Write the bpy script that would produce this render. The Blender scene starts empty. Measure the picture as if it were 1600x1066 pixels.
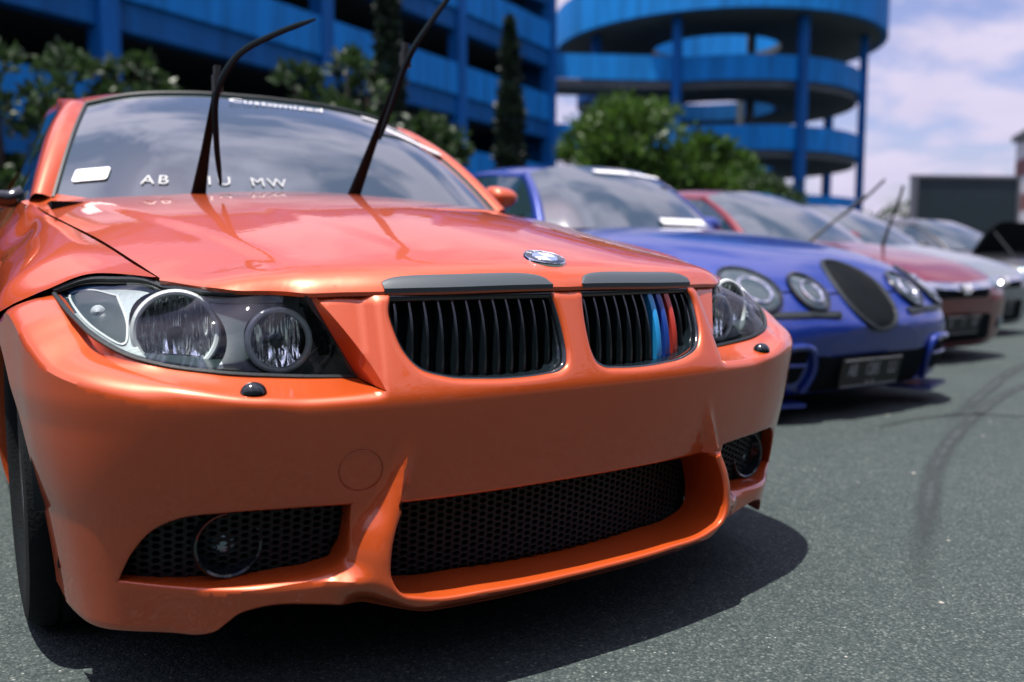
import bpy, bmesh, math, random
import numpy as np
from mathutils import Vector, Matrix
from mathutils.geometry import delaunay_2d_cdt

random.seed(7)
RNG = np.random.default_rng(7)
scene = bpy.context.scene
COL = scene.collection

# ------------------------------------------------------------------ camera
cam_data = bpy.data.cameras.new("camera")
cam = bpy.data.objects.new("camera", cam_data)
COL.objects.link(cam)
cam.location = (-0.959, -1.277, 0.746)
cam.rotation_euler = (math.radians(90) - 0.096, 0.0, -0.570)
cam_data.sensor_width = 36.0
cam_data.lens = 30.74
cam_data.clip_start = 0.05
cam_data.clip_end = 3000.0
cam_data.dof.use_dof = True
cam_data.dof.focus_distance = 1.62
cam_data.dof.aperture_fstop = 2.0
cam_data.dof.aperture_blades = 0
scene.camera = cam

# ------------------------------------------------------------------ light
SUN_VEC = Vector((-0.20, -0.035, 1.0)).normalized()      # towards the sun
sun_el = math.asin(SUN_VEC.z)
sun_az = math.atan2(SUN_VEC.x, SUN_VEC.y)
sun_data = bpy.data.lights.new("sun", 'SUN')
sun_data.energy = 5.0
sun_data.angle = math.radians(0.55)
sun_data.color = (1.0, 0.95, 0.88)
sun = bpy.data.objects.new("sun", sun_data)
COL.objects.link(sun)
sun.rotation_euler = (-SUN_VEC).to_track_quat('-Z', 'Y').to_euler()
sun.location = (0, 0, 30)

world = bpy.data.worlds.new("World")
scene.world = world
world.use_nodes = True
wn, wl = world.node_tree.nodes, world.node_tree.links
wn.clear()
w_out = wn.new('ShaderNodeOutputWorld')
w_bg = wn.new('ShaderNodeBackground')
w_sky = wn.new('ShaderNodeTexSky')
w_sky.sky_type = 'NISHITA'
w_sky.sun_disc = False
w_sky.sun_elevation = sun_el
w_sky.sun_rotation = sun_az
w_sky.air_density = 1.0
w_sky.dust_density = 1.6
w_sky.ozone_density = 2.5
w_bg.inputs['Strength'].default_value = 0.05
# drifting cumulus over the whole dome
w_tc = wn.new('ShaderNodeTexCoord')
w_sep = wn.new('ShaderNodeSeparateXYZ')
wl.new(w_tc.outputs['Generated'], w_sep.inputs[0])
w_den = wn.new('ShaderNodeMath'); w_den.operation = 'ADD'; w_den.inputs[1].default_value = 0.22
w_abs = wn.new('ShaderNodeMath'); w_abs.operation = 'ABSOLUTE'
wl.new(w_sep.outputs['Z'], w_abs.inputs[0]); wl.new(w_abs.outputs[0], w_den.inputs[0])
w_dx = wn.new('ShaderNodeMath'); w_dx.operation = 'DIVIDE'
w_dy = wn.new('ShaderNodeMath'); w_dy.operation = 'DIVIDE'
wl.new(w_sep.outputs['X'], w_dx.inputs[0]); wl.new(w_den.outputs[0], w_dx.inputs[1])
wl.new(w_sep.outputs['Y'], w_dy.inputs[0]); wl.new(w_den.outputs[0], w_dy.inputs[1])
w_cmb = wn.new('ShaderNodeCombineXYZ')
wl.new(w_dx.outputs[0], w_cmb.inputs[0]); wl.new(w_dy.outputs[0], w_cmb.inputs[1])
w_map = wn.new('ShaderNodeMapping')
w_map.inputs['Location'].default_value = (3.1, 1.7, 0.0)
wl.new(w_cmb.outputs[0], w_map.inputs[0])
w_noise = wn.new('ShaderNodeTexNoise')
w_noise.inputs['Scale'].default_value = 2.5
w_noise.inputs['Detail'].default_value = 9.0
w_noise.inputs['Roughness'].default_value = 0.56
w_noise.inputs['Distortion'].default_value = 0.25
wl.new(w_map.outputs[0], w_noise.inputs['Vector'])
w_ramp = wn.new('ShaderNodeValToRGB')
w_ramp.color_ramp.elements[0].position = 0.425
w_ramp.color_ramp.elements[0].color = (0.06, 0.06, 0.06, 1)
w_ramp.color_ramp.elements[1].position = 0.565
w_ramp.color_ramp.elements[1].color = (1, 1, 1, 1)
wl.new(w_noise.outputs['Fac'], w_ramp.inputs[0])
w_noise2 = wn.new('ShaderNodeTexNoise')
w_noise2.inputs['Scale'].default_value = 3.3
w_noise2.inputs['Detail'].default_value = 6.0
wl.new(w_map.outputs[0], w_noise2.inputs['Vector'])
w_cl = wn.new('ShaderNodeMix'); w_cl.data_type = 'RGBA'
w_cl.inputs['A'].default_value = (6.9, 6.5, 9.2, 1)
w_cl.inputs['B'].default_value = (10.2, 9.4, 11.6, 1)
wl.new(w_noise2.outputs['Fac'], w_cl.inputs['Factor'])
w_tint = wn.new('ShaderNodeMix'); w_tint.data_type = 'RGBA'; w_tint.blend_type = 'MULTIPLY'
w_tint.inputs['Factor'].default_value = 1.0
w_tint.inputs['B'].default_value = (1.85, 1.55, 1.85, 1)
wl.new(w_sky.outputs[0], w_tint.inputs['A'])
w_mix = wn.new('ShaderNodeMix'); w_mix.data_type = 'RGBA'
wl.new(w_ramp.outputs['Color'], w_mix.inputs['Factor'])
wl.new(w_tint.outputs['Result'], w_mix.inputs['A'])
# cloud and haze glow more strongly around the sun
w_nrm = wn.new('ShaderNodeVectorMath'); w_nrm.operation = 'NORMALIZE'
wl.new(w_tc.outputs['Generated'], w_nrm.inputs[0])
w_dot = wn.new('ShaderNodeVectorMath'); w_dot.operation = 'DOT_PRODUCT'
wl.new(w_nrm.outputs[0], w_dot.inputs[0]); w_dot.inputs[1].default_value = tuple(SUN_VEC)
w_clp = wn.new('ShaderNodeMath'); w_clp.operation = 'MAXIMUM'; w_clp.inputs[1].default_value = 0.0
wl.new(w_dot.outputs['Value'], w_clp.inputs[0])
w_pow = wn.new('ShaderNodeMath'); w_pow.operation = 'POWER'; w_pow.inputs[1].default_value = 2.5
wl.new(w_clp.outputs[0], w_pow.inputs[0])
w_gain = wn.new('ShaderNodeMath'); w_gain.operation = 'MULTIPLY_ADD'; w_gain.inputs[1].default_value = 1.1; w_gain.inputs[2].default_value = 0.95
wl.new(w_pow.outputs[0], w_gain.inputs[0])
w_scale = wn.new('ShaderNodeVectorMath'); w_scale.operation = 'SCALE'
wl.new(w_cl.outputs['Result'], w_scale.inputs[0]); wl.new(w_gain.outputs[0], w_scale.inputs['Scale'])
wl.new(w_scale.outputs[0], w_mix.inputs['B'])
wl.new(w_mix.outputs['Result'], w_bg.inputs['Color'])
wl.new(w_bg.outputs[0], w_out.inputs['Surface'])

scene.view_settings.view_transform = 'Standard'
scene.view_settings.look = 'None'
scene.view_settings.gamma = 1.0
scene.view_settings.exposure = 0.85
scene.render.engine = 'CYCLES'
scene.cycles.use_denoising = True
scene.cycles.max_bounces = 8
scene.cycles.transparent_max_bounces = 12
scene.cycles.caustics_reflective = False
scene.cycles.caustics_refractive = False

# ------------------------------------------------------------------ materials
def mat_new(name):
    m = bpy.data.materials.new(name)
    m.use_nodes = True
    nt = m.node_tree
    return m, nt.nodes, nt.links, nt.nodes['Principled BSDF']

def pmat(name, col, rough=0.5, metal=0.0, coat=0.0, coat_rough=0.03, spec=0.5, noise=None, bump=None, ior=None):
    """plain principled; noise=(scale, amount) varies colour, bump=(scale, strength)"""
    m, n, l, p = mat_new(name)
    p.inputs['Base Color'].default_value = (*col, 1)
    p.inputs['Roughness'].default_value = rough
    p.inputs['Metallic'].default_value = metal
    p.inputs['Coat Weight'].default_value = coat
    p.inputs['Coat Roughness'].default_value = coat_rough
    p.inputs['Specular IOR Level'].default_value = spec
    if ior: p.inputs['IOR'].default_value = ior
    if noise or bump:
        tc = n.new('ShaderNodeTexCoord')
    if noise:
        t = n.new('ShaderNodeTexNoise'); t.inputs['Scale'].default_value = noise[0]
        t.inputs['Detail'].default_value = 5.0
        l.new(tc.outputs['Object'], t.inputs['Vector'])
        mx = n.new('ShaderNodeMix'); mx.data_type = 'RGBA'
        a = noise[1]
        mx.inputs['A'].default_value = (*[c * (1 - a) for c in col], 1)
        mx.inputs['B'].default_value = (*[min(1, c * (1 + a)) for c in col], 1)
        l.new(t.outputs['Fac'], mx.inputs['Factor'])
        l.new(mx.outputs['Result'], p.inputs['Base Color'])
    if bump:
        t2 = n.new('ShaderNodeTexNoise'); t2.inputs['Scale'].default_value = bump[0]
        t2.inputs['Detail'].default_value = 4.0
        l.new(tc.outputs['Object'], t2.inputs['Vector'])
        b = n.new('ShaderNodeBump'); b.inputs['Strength'].default_value = bump[1]
        b.inputs['Distance'].default_value = 0.01
        l.new(t2.outputs['Fac'], b.inputs['Height'])
        l.new(b.outputs[0], p.inputs['Normal'])
    return m

def paint(name, col, metal=0.25, rough=0.38, flake=0.12):
    """car paint: flaked base under a clear coat, a little road dust low down"""
    m, n, l, p = mat_new(name)
    tc = n.new('ShaderNodeTexCoord')
    t = n.new('ShaderNodeTexNoise'); t.inputs['Scale'].default_value = 900.0; t.inputs['Detail'].default_value = 2.0
    l.new(tc.outputs['Object'], t.inputs['Vector'])
    mx = n.new('ShaderNodeMix'); mx.data_type = 'RGBA'
    mx.inputs['A'].default_value = (*[c * (1 - flake) for c in col], 1)
    mx.inputs['B'].default_value = (*[min(1, c * (1 + flake)) for c in col], 1)
    l.new(t.outputs['Fac'], mx.inputs['Factor'])
    l.new(mx.outputs['Result'], p.inputs['Base Color'])
    p.inputs['Metallic'].default_value = metal
    p.inputs['Roughness'].default_value = rough
    p.inputs['Coat Weight'].default_value = 1.0
    p.inputs['Coat Roughness'].default_value = 0.008
    p.inputs['Coat IOR'].default_value = 1.52
    # orange peel, very fine
    t2 = n.new('ShaderNodeTexNoise'); t2.inputs['Scale'].default_value = 55.0
    l.new(tc.outputs['Object'], t2.inputs['Vector'])
    b = n.new('ShaderNodeBump'); b.inputs['Strength'].default_value = 0.012; b.inputs['Distance'].default_value = 0.01
    l.new(t2.outputs['Fac'], b.inputs['Height'])
    l.new(b.outputs[0], p.inputs['Coat Normal'])
    return m

def clear_mat(name, tint=(0.94, 0.97, 0.98), ior=1.48, rough=0.015):
    """thin clear cover: see-through with fresnel reflections"""
    m, n, l, p = mat_new(name)
    n.remove(p)
    out = n['Material Output']
    tr = n.new('ShaderNodeBsdfTransparent'); tr.inputs[0].default_value = (*tint, 1)
    gl = n.new('ShaderNodeBsdfGlossy'); gl.inputs['Roughness'].default_value = rough
    fr = n.new('ShaderNodeFresnel'); fr.inputs['IOR'].default_value = ior
    ms = n.new('ShaderNodeMixShader')
    l.new(fr.outputs[0], ms.inputs[0]); l.new(tr.outputs[0], ms.inputs[1]); l.new(gl.outputs[0], ms.inputs[2])
    l.new(ms.outputs[0], out.inputs['Surface'])
    return m

M = {}
M['orange'] = paint('orange_paint', (0.48, 0.068, 0.009))
M['blue'] = paint('blue_paint', (0.002, 0.024, 0.21))
M['maroon'] = paint('maroon_paint', (0.15, 0.004, 0.008))
M['silver'] = paint('silver_paint', (0.24, 0.27, 0.28), metal=0.5)
M['blackgloss'] = pmat('black_gloss_plastic', (0.006, 0.010, 0.013), 0.10, coat=0.6)
M['black'] = pmat('black_plastic', (0.010, 0.016, 0.019), 0.55, noise=(60, .3), bump=(300, .1))
M['satin'] = pmat('dark_grey_satin', (0.045, 0.058, 0.066), 0.38)
M['meshblack'] = pmat('mesh_black', (0.005, 0.008, 0.010), 0.5, spec=0.3)
M['void'] = pmat('inner_black', (0.004, 0.007, 0.009), 0.9, spec=0.1)
M['rubber'] = pmat('tyre_rubber', (0.006, 0.008, 0.009), 0.9, spec=0.15, noise=(30, .4), bump=(120, .25))
M['chrome'] = pmat('chrome', (0.78, 0.80, 0.82), 0.08, metal=1.0)
M['alu'] = pmat('wheel_alloy', (0.30, 0.31, 0.32), 0.3, metal=0.9)
M['reflector'] = pmat('lamp_reflector', (0.92, 0.95, 0.96), 0.06, metal=0.9, bump=(42, .8))
M['reflector'].node_tree.nodes['Bump'].inputs['Distance'].default_value = 0.03
def _flute(m):
    nt = m.node_tree; t = nt.nodes['Noise Texture']; tc = nt.nodes['Texture Coordinate']
    mp = nt.nodes.new('ShaderNodeMapping'); mp.inputs['Scale'].default_value = (1.6, 1.0, 0.22)
    nt.links.new(tc.outputs['Object'], mp.inputs[0]); nt.links.new(mp.outputs[0], t.inputs['Vector']); t.inputs['Detail'].default_value = 1.5
_flute(M['reflector'])
M['lampdark'] = pmat('lamp_inner_dark', (0.026, 0.040, 0.045), 0.28, coat=0.3)
M['lampgrey'] = pmat('lamp_inner_silver', (0.40, 0.45, 0.46), 0.28, metal=0.5, bump=(160, .08))
M['halo'] = pmat('halo_ring_plastic', (0.55, 0.60, 0.60), 0.22, coat=0.6)
M['clear'] = clear_mat('clear_lamp_cover')
M['amber'] = pmat('amber_bulb', (0.7, 0.25, 0.06), 0.2)
M['glass'] = pmat('tinted_glass', (0.016, 0.036, 0.042), 0.02, spec=0.5, ior=2.3, coat=1.0)
M['decal'] = pmat('faded_decal', (0.34, 0.36, 0.37), 0.6)
M['wiper'] = pmat('wiper_black', (0.010, 0.015, 0.019), 0.9, spec=0.0)
M['white'] = pmat('white_vinyl', (0.75, 0.75, 0.76), 0.5, noise=(20, .06))
M['slat_light'] = pmat('light_blue_slat', (0.02, 0.28, 0.62), 0.3, coat=0.4)
M['slat_dark'] = pmat('dark_blue_slat', (0.012, 0.05, 0.28), 0.3, coat=0.4)
M['slat_red'] = pmat('red_slat', (0.45, 0.045, 0.03), 0.3, coat=0.4)
M['badgeblue'] = pmat('badge_blue', (0.16, 0.22, 0.50), 0.2, coat=0.8)
M['badgewhite'] = pmat('badge_white', (0.8, 0.8, 0.82), 0.2, coat=0.8)
M['lamp_lens'] = pmat('fog_lens', (0.16, 0.24, 0.27), 0.06, metal=0.4, coat=1.0)
M['lamp_glass'] = pmat('lamp_glass_grey', (0.045, 0.070, 0.078), 0.05, metal=0.2, coat=1.0)
M['plate'] = pmat('plate_black', (0.005, 0.006, 0.007), 0.5, noise=(40, .3))
M['platewhite'] = pmat('plate_lettering', (0.34, 0.35, 0.36), 0.5)
M['red'] = pmat('red_vinyl', (0.5, 0.03, 0.05), 0.4)
M['navy'] = pmat('blue_vinyl', (0.02, 0.04, 0.35), 0.3, coat=0.5)

# ------------------------------------------------------------------ helpers
def link(o, parent=None):
    COL.objects.link(o)
    if parent is not None:
        o.parent = parent
    return o

def mesh_obj(name, verts, faces, mat, parent=None, smooth=38.0, merge=None, flip=None):
    me = bpy.data.meshes.new(name)
    me.from_pydata([tuple(map(float, v)) for v in verts], [], [tuple(map(int, f)) for f in faces])
    if merge or flip is not None:
        bm = bmesh.new(); bm.from_mesh(me)
        if merge: bmesh.ops.remove_doubles(bm, verts=bm.verts, dist=merge)
        bmesh.ops.recalc_face_normals(bm, faces=bm.faces)
        bm.to_mesh(me); bm.free()
    me.validate()
    me.update()
    if mat is not None:
        me.materials.append(mat)
    if smooth:
        me.shade_smooth()
        me.set_sharp_from_angle(angle=math.radians(smooth))
    o = bpy.data.objects.new(name, me)
    return link(o, parent)

def empty(name, loc=(0, 0, 0), rz=0.0):
    o = bpy.data.objects.new(name, None)
    o.empty_display_size = 0.2
    o.location = loc
    o.rotation_euler = (0, 0, rz)
    return link(o)

def tag(o, label=None, cat=None, group=None, kind=None):
    if label: o['label'] = label
    if cat: o['category'] = cat
    if group: o['group'] = group
    if kind: o['kind'] = kind
    return o

class MB:
    """collects verts/faces"""
    def __init__(s): s.v = []; s.f = []
    def add(s, v, f):
        b = len(s.v); s.v.extend([tuple(map(float, p)) for p in v]); s.f.extend([tuple(int(i) + b for i in q) for q in f]); return s
    def grid(s, G, close_u=False, close_v=False):
        G = np.asarray(G); n, m = G.shape[:2]
        f = []
        for i in range(n if close_u else n - 1):
            for j in range(m if close_v else m - 1):
                a, b = i, (i + 1) % n; c, d = j, (j + 1) % m
                f.append((a * m + c, b * m + c, b * m + d, a * m + d))
        return s.add(G.reshape(-1, 3), f)
    def box(s, c, d, R=None):
        P = np.array([(x, y, z) for x in (-.5, .5) for y in (-.5, .5) for z in (-.5, .5)]) * np.array(d)
        if R is not None: P = P @ np.asarray(R).T
        P = P + np.array(c)
        return s.add(P, [(0, 1, 3, 2), (4, 6, 7, 5), (0, 4, 5, 1), (2, 3, 7, 6), (0, 2, 6, 4), (1, 5, 7, 3)])
    def tube(s, path, rad, n=10, cap=True, flat=None):
        """tube along path; rad scalar or list; flat=(up vector, ratio) squashes"""
        path = np.asarray(path, float); m = len(path)
        rad = np.full(m, rad) if np.isscalar(rad) else np.asarray(rad)
        T = np.gradient(path, axis=0); T /= np.linalg.norm(T, axis=1)[:, None] + 1e-12
        up = np.array((0, 0, 1.0)) if abs(T[0][2]) < .9 else np.array((1.0, 0, 0))
        if flat is not None: up = np.array(flat[0], float)
        rings = []
        for i in range(m):
            a = np.cross(T[i], up); a /= np.linalg.norm(a) + 1e-12
            b = np.cross(a, T[i]); up = b if flat is None else up
            th = np.linspace(0, 2 * np.pi, n, endpoint=False)
            k = 1.0 if flat is None else flat[1]
            rings.append(path[i] + rad[i] * (np.cos(th)[:, None] * a + k * np.sin(th)[:, None] * b))
        base = len(s.v)
        s.grid(np.array(rings), close_v=True)
        if cap:
            s.f.append(tuple(base + i for i in range(n))); s.f.append(tuple(base + (m - 1) * n + i for i in reversed(range(n))))
        return s
    def lathe(s, prof, n=40, M4=None):
        """profile (r, h) about local z, then placed by 3x4 matrix"""
        th = np.linspace(0, 2 * np.pi, n, endpoint=False)
        G = np.array([[(r * np.cos(t), r * np.sin(t), h) for t in th] for r, h in prof])
        if M4 is not None:
            M4 = np.array(M4); G = G @ M4[:3, :3].T + M4[:3, 3]
        return s.grid(G, close_v=True)
    def build(s, name, mat, parent=None, smooth=38.0, merge=None, fix=True):
        return mesh_obj(name, s.v, s.f, mat, parent, smooth, merge, flip=True if fix else None)

def axis_matrix(origin, zdir, up=(0, 0, 1)):
    z = np.array(zdir, float); z /= np.linalg.norm(z)
    u = np.array(up, float)
    x = np.cross(u, z)
    if np.linalg.norm(x) < 1e-6: x = np.cross((1, 0, 0), z)
    x /= np.linalg.norm(x); y = np.cross(z, x)
    Mx = np.eye(4); Mx[:3, 0] = x; Mx[:3, 1] = y; Mx[:3, 2] = z; Mx[:3, 3] = origin
    return Mx

class Sp:
    """monotone cubic (pchip) through points, linear beyond the ends; y may be vector"""
    def __init__(s, x, y):
        x = np.asarray(x, float); y = np.asarray(y, float)
        s.x = x; s.y = y
        h = np.diff(x); sh = (len(h),) + (1,) * (y.ndim - 1)
        d = np.diff(y, axis=0) / h.reshape(sh)
        m = np.zeros_like(y)
        if len(x) > 2:
            w1 = (2 * h[1:] + h[:-1]).reshape((-1,) + (1,) * (y.ndim - 1)); w2 = (h[1:] + 2 * h[:-1]).reshape((-1,) + (1,) * (y.ndim - 1))
            ok = d[:-1] * d[1:] > 0
            with np.errstate(divide='ignore', invalid='ignore'):
                hm = (w1 + w2) / (w1 / d[:-1] + w2 / d[1:])
            m[1:-1] = np.where(ok, hm, 0)
        m[0] = d[0]; m[-1] = d[-1]
        s.m = m
    def __call__(s, t):
        t = np.asarray(t, float)
        i = np.clip(np.searchsorted(s.x, t) - 1, 0, len(s.x) - 2)
        h = s.x[i + 1] - s.x[i]
        u = (t - s.x[i]) / h
        uc = np.clip(u, 0, 1)
        e = (...,) + (None,) * (s.y.ndim - 1)
        H = lambda a: a[e] if s.y.ndim > 1 else a
        u2, u3 = uc ** 2, uc ** 3
        r = H(2 * u3 - 3 * u2 + 1) * s.y[i] + H((u3 - 2 * u2 + uc) * h) * s.m[i] + H(-2 * u3 + 3 * u2) * s.y[i + 1] + H((u3 - u2) * h) * s.m[i + 1]
        ex = t - np.clip(t, s.x[0], s.x[-1])
        return r + H(ex) * np.where(H(ex) < 0, s.m[0], s.m[-1])

def catmull(P, n):
    """smooth dense polyline through points P (open), n samples, by chord length"""
    P = np.asarray(P, float)
    L = np.r_[0, np.cumsum(np.linalg.norm(np.diff(P, axis=0), axis=1))]
    m = np.zeros_like(P)
    for i in range(len(P)):
        if i == 0: m[i] = (P[1] - P[0]) / (L[1] - L[0])
        elif i == len(P) - 1: m[i] = (P[-1] - P[-2]) / (L[-1] - L[-2])
        else: m[i] = ((P[i + 1] - P[i]) / (L[i + 1] - L[i]) * (L[i] - L[i - 1]) + (P[i] - P[i - 1]) / (L[i] - L[i - 1]) * (L[i + 1] - L[i])) / (L[i + 1] - L[i - 1])
    t = np.linspace(0, L[-1], n)
    i = np.clip(np.searchsorted(L, t) - 1, 0, len(P) - 2)
    h = (L[i + 1] - L[i]); u = (t - L[i]) / h
    u2, u3 = u ** 2, u ** 3
    return ((2 * u3 - 3 * u2 + 1)[:, None] * P[i] + ((u3 - 2 * u2 + u) * h)[:, None] * m[i] + (-2 * u3 + 3 * u2)[:, None] * P[i + 1] + ((u3 - u2) * h)[:, None] * m[i + 1])

def poly_dense(P, step, close=False):
    P = np.asarray(P, float)
    if close: P = np.vstack([P, P[:1]])
    out = []
    for a, b in zip(P[:-1], P[1:]):
        k = max(1, int(math.ceil(np.linalg.norm(b - a) / step)))
        for j in range(k): out.append(a + (b - a) * j / k)
    if not close: out.append(P[-1])
    return np.array(out)

def round_poly(P, r, n=6):
    """closed polygon with corners rounded; r scalar or per-vertex"""
    P = np.asarray(P, float); k = len(P); out = []
    rr = np.full(k, r) if np.isscalar(r) else np.asarray(r)
    for i in range(k):
        a, b, c = P[i - 1], P[i], P[(i + 1) % k]
        u = a - b; v = c - b; lu = np.linalg.norm(u); lv = np.linalg.norm(v)
        q = min(rr[i], lu * .48, lv * .48)
        if q < 1e-6: out.append(b); continue
        s0 = b + u / lu * q; s1 = b + v / lv * q
        for t in np.linspace(0, 1, n):
            out.append((1 - t) ** 2 * s0 + 2 * t * (1 - t) * b + t * t * s1)
    return np.array(out)

def inside(P, Q):
    """points Q inside polygon P (even-odd), vectorised"""
    x, y = Q[:, 0], Q[:, 1]; r = np.zeros(len(Q), bool)
    a = P; b = np.roll(P, -1, axis=0)
    for (x0, y0), (x1, y1) in zip(a, b):
        if y0 == y1: continue
        c = ((y0 > y) != (y1 > y)) & (x < (x1 - x0) * (y - y0) / (y1 - y0) + x0)
        r ^= c
    return r

def near(P, Q, d):
    """points Q within d of any vertex of dense polyline P (cell hash)"""
    cell = {}
    for i, p in enumerate(P): cell.setdefault((int(p[0] // d), int(p[1] // d)), []).append(p)
    out = np.zeros(len(Q), bool)
    for k, q in enumerate(Q):
        a, b = int(q[0] // d), int(q[1] // d)
        for i in (a - 1, a, a + 1):
            for j in (b - 1, b, b + 1):
                for p in cell.get((i, j), ()):
                    if (p[0] - q[0]) ** 2 + (p[1] - q[1]) ** 2 < d * d: out[k] = True; break
                if out[k]: break
            if out[k]: break
    return out

def cdt_domain(outer, holes, lines, hx, hy, extra=None, keep=0.6):
    """triangulate polygon with holes; lines are open constraint polylines. returns pts, tris"""
    pts = []; edges = []
    def addloop(P, close=True):
        b = len(pts); pts.extend(map(tuple, P)); n = len(P)
        for i in range(n if close else n - 1): edges.append((b + i, b + (i + 1) % n))
    addloop(outer)
    for h in holes: addloop(h)
    for q in lines: addloop(q, False)
    B = np.array(pts)
    lo, hi = outer.min(0), outer.max(0)
    gx = np.arange(lo[0] + hx / 2, hi[0], hx); gy = np.arange(lo[1] + hy / 2, hi[1], hy)
    X, Y = np.meshgrid(gx, gy)
    X = X + np.where(np.arange(len(gy))[:, None] % 2, hx / 2, 0)
    G = np.c_[X.ravel(), Y.ravel()]
    if extra is not None: G = np.vstack([G, extra])
    k = inside(outer, G)
    for h in holes: k &= ~inside(h, G)
    G = G[k]
    G = G[~near(B, G, keep * min(hx, hy))]
    allp = [Vector(p) for p in pts] + [Vector(map(float, p)) for p in G]
    r = delaunay_2d_cdt(allp, edges, [], 0, 1e-6)
    V = np.array([tuple(v) for v in r[0]]); F = np.array([tuple(f) for f in r[2]])
    C = V[F].mean(1)
    k = inside(outer, C)
    for h in holes: k &= ~inside(h, C)
    return V, F[k]

def patch(A, B, n=None, m=8, bulge=None, name=None):
    """ruled grid between two curves (same count) with optional bulge vector function sin(pi v)"""
    A = np.asarray(A, float); B = np.asarray(B, float)
    v = np.linspace(0, 1, m)[None, :, None]
    G = A[:, None, :] * (1 - v) + B[:, None, :] * v
    if bulge is not None:
        G = G + np.sin(np.pi * v) * np.asarray(bulge)
    return G

def smooth01(t):
    t = np.clip(t, 0, 1); return t * t * (3 - 2 * t)

MIRX = np.array((-1.0, 1, 1))

def text_mesh(name, s, size, mat, parent, loc, rot, extrude=0.0008, align='CENTER', shear=0.0, xs=1.0, spacing=1.0):
    cu = bpy.data.curves.new(name, 'FONT'); cu.body = s; cu.size = size; cu.extrude = extrude
    cu.align_x = align; cu.align_y = 'CENTER'; cu.shear = shear; cu.space_character = spacing
    cu.resolution_u = 4
    tmp = bpy.data.objects.new(name, cu); COL.objects.link(tmp)
    dg = bpy.context.evaluated_depsgraph_get()
    me = bpy.data.meshes.new_from_object(tmp.evaluated_get(dg))
    bpy.data.objects.remove(tmp); bpy.data.curves.remove(cu)
    me.materials.clear(); me.materials.append(mat)
    o = bpy.data.objects.new(name, me); link(o, parent)
    o.location = loc; o.rotation_euler = rot; o.scale = (xs, 1, 1)
    return o

# =================================================================== car surfaces
class Plan:
    """half outline of a bumper seen from above, by arc length"""
    def __init__(s, pts):
        d = catmull(pts, 900)
        s.L = np.r_[0, np.cumsum(np.linalg.norm(np.diff(d, axis=0), axis=1))]
        s.d = d
        t = np.gradient(d, axis=0); t /= np.linalg.norm(t, axis=1)[:, None]
        s.n = np.c_[-t[:, 1], t[:, 0]]
    def xy(s, aq):
        return np.interp(aq, s.L, s.d[:, 0]), np.interp(aq, s.L, s.d[:, 1])
    def nrm(s, aq):
        return np.interp(aq, s.L, s.n[:, 0]), np.interp(aq, s.L, s.n[:, 1])
    def q_of_x(s, x): return np.interp(x, s.d[:, 0], s.L)
    def q_of_y(s, y): return np.interp(y, s.d[:, 1], s.L)

class Skin:
    def __init__(s, plan, inset):
        s.plan = plan; s.inset = inset
    def __call__(s, Q):
        Q = np.asarray(Q, float); q, z = Q[..., 0], Q[..., 1]
        a = np.abs(q); sg = np.where(q < 0, -1.0, 1.0)
        x, y = s.plan.xy(a); nx, ny = s.plan.nrm(a)
        d = s.inset(a, x, z)
        return np.stack([sg * (x + nx * d), y + ny * d, z + 0 * x], -1)
    def xz(s, P):
        """outline in (x, z) -> (q, z)"""
        P = np.asarray(P, float).copy()
        P[:, 0] = np.sign(P[:, 0]) * s.plan.q_of_x(np.abs(P[:, 0]))
        return P

class Flank:
    """side of a car: sections (x, z) from hood/belt line over the shoulder to the sill"""
    def __init__(s, ys, rows):
        s.S = Sp(ys, np.array(rows, float))            # rows: (ny, k, 2)
        s.k = np.array(rows).shape[1]
    def __call__(s, y, v):
        y = np.asarray(y, float); v = np.clip(np.asarray(v, float), 0, s.k - 1)
        C = s.S(y)                                      # (..., k, 2)
        i = np.clip(v.astype(int), 0, s.k - 2); u = (v - i)[..., None]
        g = lambda j: np.take_along_axis(C, np.clip(j, 0, s.k - 1)[..., None, None], axis=-2)[..., 0, :]
        p0, p1, p2, p3 = g(i - 1), g(i), g(i + 1), g(i + 2)
        m1 = (p2 - p0) / 2; m2 = (p3 - p1) / 2
        r = (2 * u ** 3 - 3 * u ** 2 + 1) * p1 + (u ** 3 - 2 * u ** 2 + u) * m1 + (-2 * u ** 3 + 3 * u ** 2) * p2 + (u ** 3 - u ** 2) * m2
        return np.stack([r[..., 0], y + 0 * r[..., 0], r[..., 1]], -1)
    def v_of(s, y, val, axis, lo, hi):
        """v where x (axis 0) or z (axis 2) equals val"""
        vs = np.linspace(lo, hi, 400)
        P = s(np.full(400, y), vs)[:, axis]
        k = np.argmin(np.abs(P - val)); return vs[k]

def rim(mb, f, loop, closed, side, r, depth, dvec=(0, 1, 0), n=4):
    """rounded lip and wall round an opening; side=+1 if the hole lies left of the path"""
    loop = np.asarray(loop, float)
    if closed:
        t = np.roll(loop, -1, 0) - np.roll(loop, 1, 0)
    else:
        t = np.gradient(loop, axis=0)
    t /= np.linalg.norm(t, axis=1)[:, None] + 1e-12
    nn = np.c_[-t[:, 1], t[:, 0]] * side
    dv = np.array(dvec, float)
    rings = [f(loop)]
    for k in range(1, n + 1):
        th = k / n * math.pi / 2
        rings.append(f(loop + nn * r * math.sin(th)) + dv * r * (1 - math.cos(th)))
    base = f(loop + nn * r)
    for d in (0.3, 1.0):
        rings.append(base + dv * (r + d * depth))
    mb.grid(np.array(rings), close_v=closed)

def tri_mesh(mb, f, V, F):
    mb.add(f(V), F)

def ring_loop(cx, cz, r, n=48):
    th = np.linspace(0, 2 * np.pi, n, endpoint=False)
    return np.c_[cx + r * np.cos(th), cz + r * np.sin(th)]

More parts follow.
